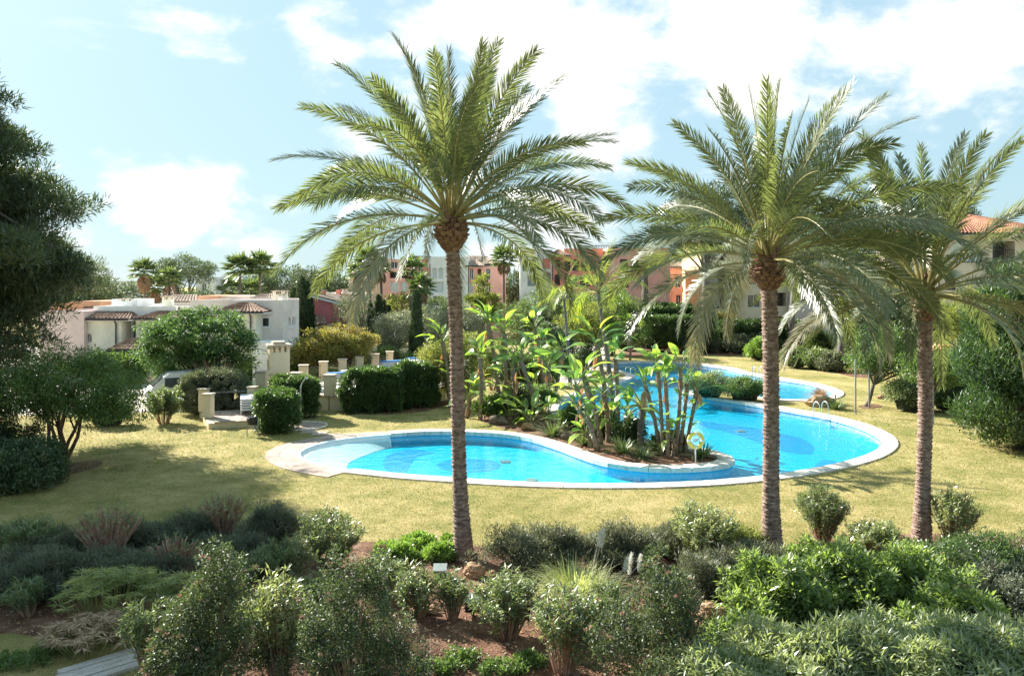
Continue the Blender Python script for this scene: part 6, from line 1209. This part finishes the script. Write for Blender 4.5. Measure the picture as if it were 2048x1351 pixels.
    oleander('oleander', 'bare-stemmed bush with pale twigs above the orange rocks', gp(1333, 703), 2.2, 1.9, 40, 20, 'oleander_pale', .6, 60, leaf=(.2, .06), stem_r=.03); bush('shrub', 'bushy shrub on the grass tongue between the pools, left half', 'shrub', gp(1415, 795), 2.8, 1.6, 1.45, 130, 90, .28, (.12, .035), 'oleander_pale', 61); bush('shrub', 'bushy shrub on the grass tongue between the pools, right half', 'shrub', gp(1490, 800), 2.7, 1.7, 1.35, 130, 90, .28, (.12, .035), 'green', 62)
    bush('shrub', 'broad shrub under the arched tree beside the right palm', 'shrub', gp(1825, 822), 2.8, 2.0, 1.9, 130, 90, .32, (.15, .045), 'oleander', 63); bush('shrub', 'dark broad shrub right of the right palm trunk', 'shrub', gp(1905, 822), 3.2, 2.2, 2.2, 150, 90, .34, (.15, .045), 'dark', 64); bush('shrub', 'pale shrub at the foot of the conifer', 'shrub', gp(1985, 835), 2.4, 2.0, 2.0, 100, 80, .34, (.15, .05), 'conifer', 65)
    bush('shrub', 'green shrub behind the olive trees near the pillars', 'shrub', (fx(780, 62), 62), 4.0, 2, 1.9, 100, 80, .4, (.18, .07), 'green', 66); bush('shrub', 'shrub bank below the yellow trees', 'shrub', (fx(640, 54), 54), 3.4, 1.6, 1.2, 80, 70, .35, (.18, .07), 'green', 67); bush('shrub', 'dark shrub bank under the beige house', 'shrub', (fx(545, 56), 56), 6, 2, 1.7, 120, 70, .4, (.2, .08), 'green', 68); bush('shrub', 'shrub bank under the cream house', 'shrub', (fx(230, 57), 57), 7, 2.4, 2.0, 130, 70, .45, (.2, .08), 'green', 69)

def build_undergrowth():
    U = [(985, 838, 2.0, 1.2, 1.1, 'green', 'leafy undergrowth at the left of the tall clump'), (1035, 834, 2.0, 1.2, 1.3, 'dark', 'dark undergrowth between the clump stems'), (1080, 826, 1.6, 1.2, 1.4, 'green', 'green undergrowth at the right of the tall clump'), (1075, 792, 2.4, 1.6, 2.2, 'green', 'bushy green shrub behind the tall clump'), (1030, 790, 2.4, 1.6, 2.6, 'dark', 'tall dark shrub behind the left clump'),
         (1115, 770, 2.6, 1.8, 2.4, 'green', 'leafy shrub between the clump and the plaza'), (1200, 872, 1.3, .9, .9, 'green', 'low green undergrowth on the spit'), (1260, 884, 1.2, .9, .8, 'dark', 'dark undergrowth behind the pygmy palm'), (1150, 858, 1.3, .9, 1.0, 'green', 'green undergrowth at the back of the spit'), (1340, 900, 1.2, .8, .6, 'green', 'low greenery around the right clump stems'), (985, 780, 2.4, 1.6, 2.8, 'yellow_green', 'yellowish shrub behind the tallest strelitzia'), (1165, 742, 2.6, 1.8, 1.6, 'dark', 'dark shrub at the pool side of the plaza')]
    for i, (px, py, w, d, h, m, lab) in enumerate(U): bush('shrub', lab, 'shrub', gp(px, py), w, d, h, 80, 60, .28, (.19, .07), m, 140 + i, group='undergrowth around the strelitzias', core=False, twigs=12, lump=.3)
def build_foreground():
    ol = lambda px, py, w, h, n, nl, mat, bare, seed, lab, **k: oleander('oleander', lab, gp(px, py), w, h, n, nl, mat, bare, seed, group='oleanders in the bed', **k)
    ro = lambda px, py, w, d, h, seed, lab, mat='rosemary', n=200, per=60: bush('rosemary', lab, 'rosemary', gp(px, py), w, d, h, n, per,   .17, (.11, .018), mat, seed, group='rosemary mounds in the bed', up=.7, twigs=40, lump=.32)
    ol(45, 1128, 1.9, 1.15, 70, 60, 'oleander', .35, 1, 'leafy oleander at the left edge of the bed', low=.2); ol(215, 1128, 1.75, 1.5, 120, 6, 'oleander', .85, 2, 'hard-pruned oleander with a fan of bare brown canes', stem_r=.024, twmat='cane'); ol(445, 1080, 1.5, 1.3, 120, 6, 'oleander_pale', .85, 3, 'pruned oleander with bare canes nearest the lawn shade', stem_r=.022, twmat='cane')
    ol(345, 1150, 1.5, .95, 90, 4, 'oleander', .85, 4, 'low stool of bare cut canes between the rosemary mounds', stem_r=.024, twmat='cane'); ol(660, 1138, 1.95, 1.5, 80, 44, 'oleander', .4, 5, 'full oleander half in sun at the lawn edge', low=.25); ol(560, 1180, 1.8, 1.1, 80, 40, 'oleander', .4, 6, 'greyish oleander left of the middle flowering shrub', low=.3)
    ol(300, 1345, 1.1, 1.45, 40, 40, 'oleander', .45, 7, 'oleander growing through the papyrus by the planks', low=.2); ol(555, 1352, 1.35, 1.9, 70, 36, 'oleander_pale', .45, 8, 'tall caned oleander between two flowering shrubs', low=.15); ol(835, 1232, 1.2, 1.05, 45, 30, 'oleander', .42, 9, 'oleander with silvery leaves below the bright ground cover', low=.2)
    ol(905, 1238, .9, 1.0, 32, 34, 'oleander', .4, 10, 'small oleander beside the orange rocks', low=.2); ol(1015, 1275, 1.6, 1.3, 70, 48, 'oleander', .38, 11, 'dense oleander standing in the red earth', low=.35); ol(1125, 1345, 1.3, 1.6, 60, 36, 'oleander', .5, 12, 'oleander with red-brown canes left of the right flowering shrub', low=.2)
    ol(1410, 1128, 1.9, 1.6, 95, 60, 'oleander_pale', .3, 13, 'large sunlit oleander right of the pampas grass', low=.4); ol(1645, 1086, 1.5, 1.55, 75, 56, 'oleander', .38, 14, 'upright oleander between the two right palms', low=.4); ol(1908, 1098, 1.4, 1.75, 75, 34, 'oleander_pale', .5, 15, 'tall caned oleander right of the right palm', low=.35)
    ol(1750, 1115, 1.75, .95, 80, 60, 'oleander_pale', .2, 16, 'low pale rounded oleander left of the right palm', low=.5); ol(1145, 1268, 1.2, .9, 60, 14, 'oleander_pale', .7, 17, 'cut brown canes below the pampas grass', stem_r=.014); ol(60, 1230, 1.0, .8, 26, 40, 'oleander', .4, 18, 'small oleander sprig at the left border'); ol(420, 1372, 1.0, .9, 30, 30, 'oleander', .5, 19, 'low oleander at the foot of the left flowering shrub')
    ro(70, 1195, 2.6, 1.8, .95, 20, 'broad dark rosemary under the left oleander', 'rosemary_dark', 300); ro(130, 1125, 1.9, 1.2, .7, 21, 'dark rosemary between the two left oleanders', 'rosemary_dark'); ro(300, 1108, 1.7, 1.2, .7, 22, 'dark rosemary behind the cut cane stool', 'rosemary_dark'); ro(250, 1175, 2.6, 1.4, .75, 23, 'low rosemary carpet in front of the bare canes', 'rosemary_dark', 300)
    ro(375, 1090, 1.4, 1.0, .75, 24, 'rosemary mound left of the lawn-side oleander', 'rosemary_dark'); ro(540, 1095, 1.45, 1.2, .95, 25, 'compact dark rosemary ball at the lawn edge', 'rosemary_dark', 260); ro(470, 1128, 1.9, 1.1, .6, 26, 'rosemary carpet behind the left flowering shrub', 'rosemary_dark'); ro(1085, 1142, 2.5, 1.5, 1.0, 27, 'wide sunlit rosemary right of the tall palm', n=360)
    ro(1235, 1128, 2.1, 1.2, .8, 28, 'sunlit rosemary behind the pampas plumes', n=260); ro(1345, 1112, 1.3, 1.0, .7, 29, 'rosemary left of the large sunlit oleander'); ro(1440, 1205, 2.0, 1.4, .95, 30, 'rosemary spilling over the layered orange rock', n=280); ro(1520, 1160, 1.4, 1.2, .8, 31, 'rosemary left of the middle palm foot'); ro(1495, 1118, 1.1, .8, .7, 32, 'yellowish rosemary in the sun by the middle palm', 'yellow_green', 140)
    sh = lambda px, py, w, d, h, mat, seed, lab, leaf=(.15, .046), n=220, per=40, cr=.16, **k: bush('shrub', lab, 'shrub', gp(px, py), w, d, h, n, per, cr, leaf, mat, seed, group='leafy shrubs in the bed', up=.35, lump=.28, rnd=.85, **k)
    sh(1560, 1262, 2.1, 1.7, 1.35, 'bright', 33, 'bright green leafy shrub at the left of the fresh mass', n=260); sh(1690, 1240, 2.3, 1.8, 1.35, 'bright', 34, 'bright green leafy shrub in the middle of the fresh mass', n=280); sh(1825, 1232, 1.9, 1.7, 1.2, 'bright', 35, 'bright green leafy shrub at the right of the fresh mass', n=240); sh(1610, 1150, 1.0, .8, .7, 'bright', 36, 'small fresh green shrub at the middle palm foot', n=90)
    sh(1905, 1300, 1.9, 1.4, 1.0, 'bright', 37, 'bright leafy shrub behind the pale oleander mass', n=180); sh(1975, 1165, 2.5, 1.8, 1.05, 'hedge', 38, 'dark glossy low shrub at the right edge', (.08, .028), 300); sh(2040, 1235, 2.0, 1.8, 1.15, 'rosemary_dark', 39, 'dark shrub in shade at the right edge', (.08, .026), 220); sh(1835, 1122, .9, .7, .45, 'hedge', 40, 'small dark shrub at the right palm foot', (.08, .028), 70)
    sh(1490, 1330, 1.6, 1.4, .8, 'bright', 41, 'low bright shrub right of the flowering shrub', n=140)
    for i, (px, py, w, h, lab) in enumerate([(1470, 1465, 2.4, 1.15, 'leftmost of the pale oleanders along the bottom edge'), (1620, 1440, 2.5, 1.35, 'second pale oleander along the bottom edge'), (1770, 1435, 2.5, 1.4, 'third pale oleander along the bottom edge'), (1930, 1450, 2.4, 1.4, 'fourth pale oleander along the bottom edge'), (2060, 1430, 2.0, 1.4, 'pale oleander in the bottom right corner')]):
        bush('oleander', lab, 'shrub', gp(px, py), w, 2.2, h, 440, 42, .17, (.155, .034), 'oleander_pale', 70 + i, 'pale oleanders along the bottom edge', up=.3, lump=.2, outw=.5, rnd=.9)
    for i, (px, py, lw, hh, lab) in enumerate([(420, 1395, 1.95, 2.6, 'dark flowering shrub at the left with a leaning top'), (700, 1400, 2.15, 2.6, 'conical dark flowering shrub in the middle of the bed'), (1310, 1395, 2.3, 2.6, 'broad flowering shrub with pinkish heads right of the pampas')]):
        r = np.random.RandomState(90 + i); x, y = gp(px, py); root = empty('flowering_shrub', (x, y, 0), lab, 'shrub', 'dark flowering shrubs in the bed'); lobes = []
        for k in range(16):
            t = r.uniform(0, 1); a = r.uniform(0, 6.28); rr_ = lw * .36 * (1 - t * .75); lobes.append((math.cos(a) * rr_ + (.12 * t if i == 0 else 0), math.sin(a) * rr_ * .9, .35 + t * (hh - .75), lw * .26 * (1.15 - .6 * t), lw * .26 * (1.15 - .6 * t), .55 - .1 * t))
        lobes += [(r.normal(0, .18), r.normal(0, .15), hh - .45, .2, .2, .5) for _ in range(3)]
        C = lobe_points(r, lobes, 420, .62); C[:, 2] = np.maximum(C[:, 2], .1); V, Q = clump_leaves(r, C, 60, .15, .062, .03, .45, 1.1); V[:, 2] = np.maximum(V[:, 2], .01)
        fo = link('foliage', np_mesh('foliage', V, Q), M['viburnum'], root); fo['kind'] = 'stuff'
        mb = MB()
        for c in C[r.permutation(len(C))[:40]]: mb.tube(sag((c[0] * .15, c[1] * .15, 0), c, .04, 4), [.022, .017, .011, .004], 4, cap=False)
        for zi in range(3): pass
        mb.build('branches', M['twig'], root, local=True)
        cen = np.array([0, 0, hh * .4]); sel = C[r.choice(len(C), 120)]; sel = sel + unit(sel - cen) * .13; V, Q = clump_leaves(r, sel, 16, .038, .035, .028, .7, .5); ff = link('flowers', np_mesh('flowers', V, Q), M['flower'], root); ff['kind'] = 'stuff'
    # papyrus: umbels of thin rays on stems
    def papyrus(px, py, w, h, n, mat, seed, lab):
        r = np.random.RandomState(seed); x, y = gp(px, py); root = empty('papyrus', (x, y, 0), lab, 'papyrus', 'papyrus clumps'); parts = []; mb = MB()
        for i in range(n):
            a = r.uniform(0, 6.28); q = r.uniform(0, 1) ** .5 * w / 2; hh = h * r.uniform(.6, 1.05) * (1 - .3 * (q / (w / 2)) ** 2); e = np.array([math.cos(a) * q * 1.1, math.sin(a) * q * .8, hh]); b = np.array([math.cos(a) * q * .6, math.sin(a) * q * .5, 0])
            mb.tube([b, (b + e) / 2, e], .008, 3, cap=False); k = 16; aa = np.linspace(0, 6.28, k, endpoint=False) + r.uniform(0, 1); D = np.stack([np.cos(aa), np.sin(aa), np.full(k, r.uniform(-.15, .25))], 1) + r.normal(0, .12, (k, 3)) + np.array([math.cos(a), math.sin(a), 0]) * .3
            parts.append(blades(np.repeat(e[None], k, 0), D,   .25 * r.uniform(.7, 1.15, k), .02, r, .1))
        V, Q = cat(parts); V[:, 2] = np.maximum(V[:, 2], .01); fo = link('foliage', np_mesh('foliage', V, Q), M[mat], root); fo['kind'] = 'stuff'; s = mb.build('stems', M['petiole'], root, local=True); s['kind'] = 'stuff'
    papyrus(225, 1245, 2.1, 1.1, 120, 'papyrus', 1, 'spreading papyrus clump with green umbels at the left'); papyrus(185, 1300, 1.6, .6, 90, 'straw', 2, 'withered brown papyrus at the front of the green clump'); papyrus(350, 1225, 1.1, .8, 60, 'papyrus', 3, 'small papyrus clump against the left flowering shrub'); papyrus(590, 1235, .9, .8, 40, 'papyrus', 4, 'papyrus tuft beside the tall caned oleander')
    R = spiky('pampas_grass', 'fountain of pampas grass with pale plumes', 'pampas grass', gp(1150, 1212), 1300, 1.55, .012, 'pampas', 5, (35, 88), .95)
    for i, (px, py, hh) in enumerate(((1203, 1060, .4), (1197, 1066, .3), (1258, 1108, .45), (1250, 1118, .3), (1277, 1112, .35))):
        y = R.location.y - .1 * i; x = fx(px, y) - R.location.x; z = fz(py, y); r = np.random.RandomState(i); n = 260; t = r.uniform(0, 1, n); w_ = .02 * np.sin(np.pi * (.12 + .85 * t)); P = np.stack([x + r.normal(0, 1, n) * w_ + .05 * t * t, r.normal(0, 1, n) * w_ - .1 * i, z - hh * (1 - t)], 1); V, Q = blades(P, rdir(r, n) * .5 + np.array([.1, 0, .8]), .09, .01, r); link('plume', np_mesh('plume', V, Q), M['plume'], R)
        MB().tube([(x * .5, -.05, .2), (x * .8, -.1 * i, z * .6), (x, -.1 * i, z - hh * .5)], .006, 4).build('stalk', M['rope'], R, local=True)
    for i, (px, py, w, lab) in enumerate(((838, 1100, 1.0, 'lime green ground cover patch at the lawn edge'), (880, 1118, .9, 'brightest lime ground cover beside the tall palm foot'), (790, 1118, 1.0, 'green ground cover behind the middle flowering shrub'), (905, 1102, .6, 'small lime ground cover touching the tall palm'))): bush('ground_cover', lab, 'ground cover', gp(px, py), w, w * .7, .36, 70, 70, .12, (.07, .04), 'lime', 80 + i, 'lime ground cover by the palm', up=.5, core=False, twigs=4)
    for i, (px, py, w, lab) in enumerate(((930, 1325, .9, 'low green weeds in the red earth at the bottom centre'), (1005, 1345, .8, 'weed patch right of the bottom centre weeds'), (870, 1345, .8, 'weed patch beside the middle flowering shrub'), (1060, 1330, .6, 'small weed tuft left of the brown-caned oleander'), (120, 1300, .9, 'weed tuft on the grass at the lower left'), (40, 1330, 1.0, 'green weed patch in the lower left corner'))): bush('weeds', lab, 'weeds', gp(px, py), w, w * .6, .16, 34, 34, .1, (.07, .035), 'green', 95 + i, 'weeds in the bed', up=.5, core=False, twigs=2)
    for i, (px, py, w, h, lab) in enumerate(((765, 1195, 1.3, .95, 'oleander behind the middle flowering shrub on its right'), (480, 1200, 1.4, .9, 'oleander between the left flowering shrub and the greyish one'), (1215, 1245, 1.0, .8, 'small oleander at the pampas foot'), (640, 1225, 1.1, .85, 'low oleander in front of the full sunlit one'))): oleander('oleander', lab, gp(px, py), w, h, 50, 30, 'oleander', .4, 110 + i, 'oleanders in the bed', low=.3)
    # litter of stones and dead leaves on the red earth
    r = np.random.RandomState(2); n = 5200; py = r.uniform(1085, 1345, n); px = r.uniform(-40, 2080, n); Y = H * F / (py - HY); X = (px - CX) / F * Y; ok = inside(SOIL, X, Y); X, Y = X[ok], Y[ok]; P = np.stack([X, Y, np.full(len(X), .006)], 1)
    V, Q = blades(P, rdir(r, len(P)) * np.array([1, 1, .15]) + np.array([0, 0, .1]), r.uniform(.05, .14, len(P)), r.uniform(.012, .03, len(P)), r); V[:, 2] = np.maximum(V[:, 2], .006)
    tag(link('leaf_litter', np_mesh('leaf_litter', V, Q), M['straw']), 'dry leaves scattered over the red earth', 'leaf litter', kind='stuff')
    n = 2600; py = r.uniform(1090, 1345, n); px = r.uniform(-40, 2080, n); Y = H * F / (py - HY); X = (px - CX) / F * Y; ok = inside(SOIL, X, Y); X, Y = X[ok], Y[ok]; n = len(X); s = r.uniform(.012, .05, n) ** 1.0
    base = np.array([(1, 0, 0), (0, 1, 0), (-1, 0, 0), (0, -1, 0), (0, 0, .8), (0, 0, -.3)]); V = (base[None] * r.uniform(.6, 1.2, (n, 6, 1)) * s[:, None, None]) + np.stack([X, Y, s * .3], 1)[:, None]; Q = np.array([(0, 1, 4), (1, 2, 4), (2, 3, 4), (3, 0, 4)])[None] + np.arange(n)[:, None, None] * 6
    tag(link('gravel', np_mesh('gravel', V.reshape(-1, 3), Q.reshape(-1, 3)), M['rock']), 'small stones strewn in the red earth', 'gravel', kind='stuff')

def build_grass():
    r = np.random.RandomState(9); N = 230000
    Y = 1 / (1 / 13.5 + (1 / 46 - 1 / 13.5) * r.uniform(0, 1, N) ** .9); X = r.uniform(-.68, .68, N) * Y * .98; ok = ~inside(SOIL, X, Y) & ~inside(POOL + OUT * (CW + .02), X, Y) & ~inside(ISL, X, Y)
    br = inside(np.vstack([beach + bn_full * 1.45, beach[::-1]]), X, Y); ok &= ~br; sx_, sy_ = gp(601, 853); ok &= np.hypot(X - sx_ - .1, Y - sy_) > 1.22
    for q in (gp(618, 862), gp(640, 866), gp(664, 871)): ok &= ~((np.abs(X - q[0]) < .36) & (np.abs(Y - q[1]) < .53))
    X, Y = X[ok], Y[ok]; n = len(X); P = np.stack([X, Y, np.zeros(n)], 1); D = r.normal(size=(n, 3)) * np.array([.8, .8, 0]) + np.array([0, 0, .62]); sc = np.clip(Y / 22, .7, 1.7)
    V, Q = blades(P, D, .062 * r.uniform(.5, 1.4, n) * sc, .014 * sc, r)
    V[:, 2] = np.maximum(V[:, 2], .002)
    tag(link('grass', np_mesh('grass', V, Q), M['grassblade']), 'short dry grass blades of the lawn', 'grass', kind='stuff')
bn_full = normals(beach, False)
if np.dot(bn_full[len(bn_full) // 2], (-1, 0)) < 0: bn_full = -bn_full
build_houses(); build_apartments(); build_terraces(); build_furniture(); build_palms(); build_trees(); build_bushes(); build_undergrowth(); build_foreground(); build_grass()
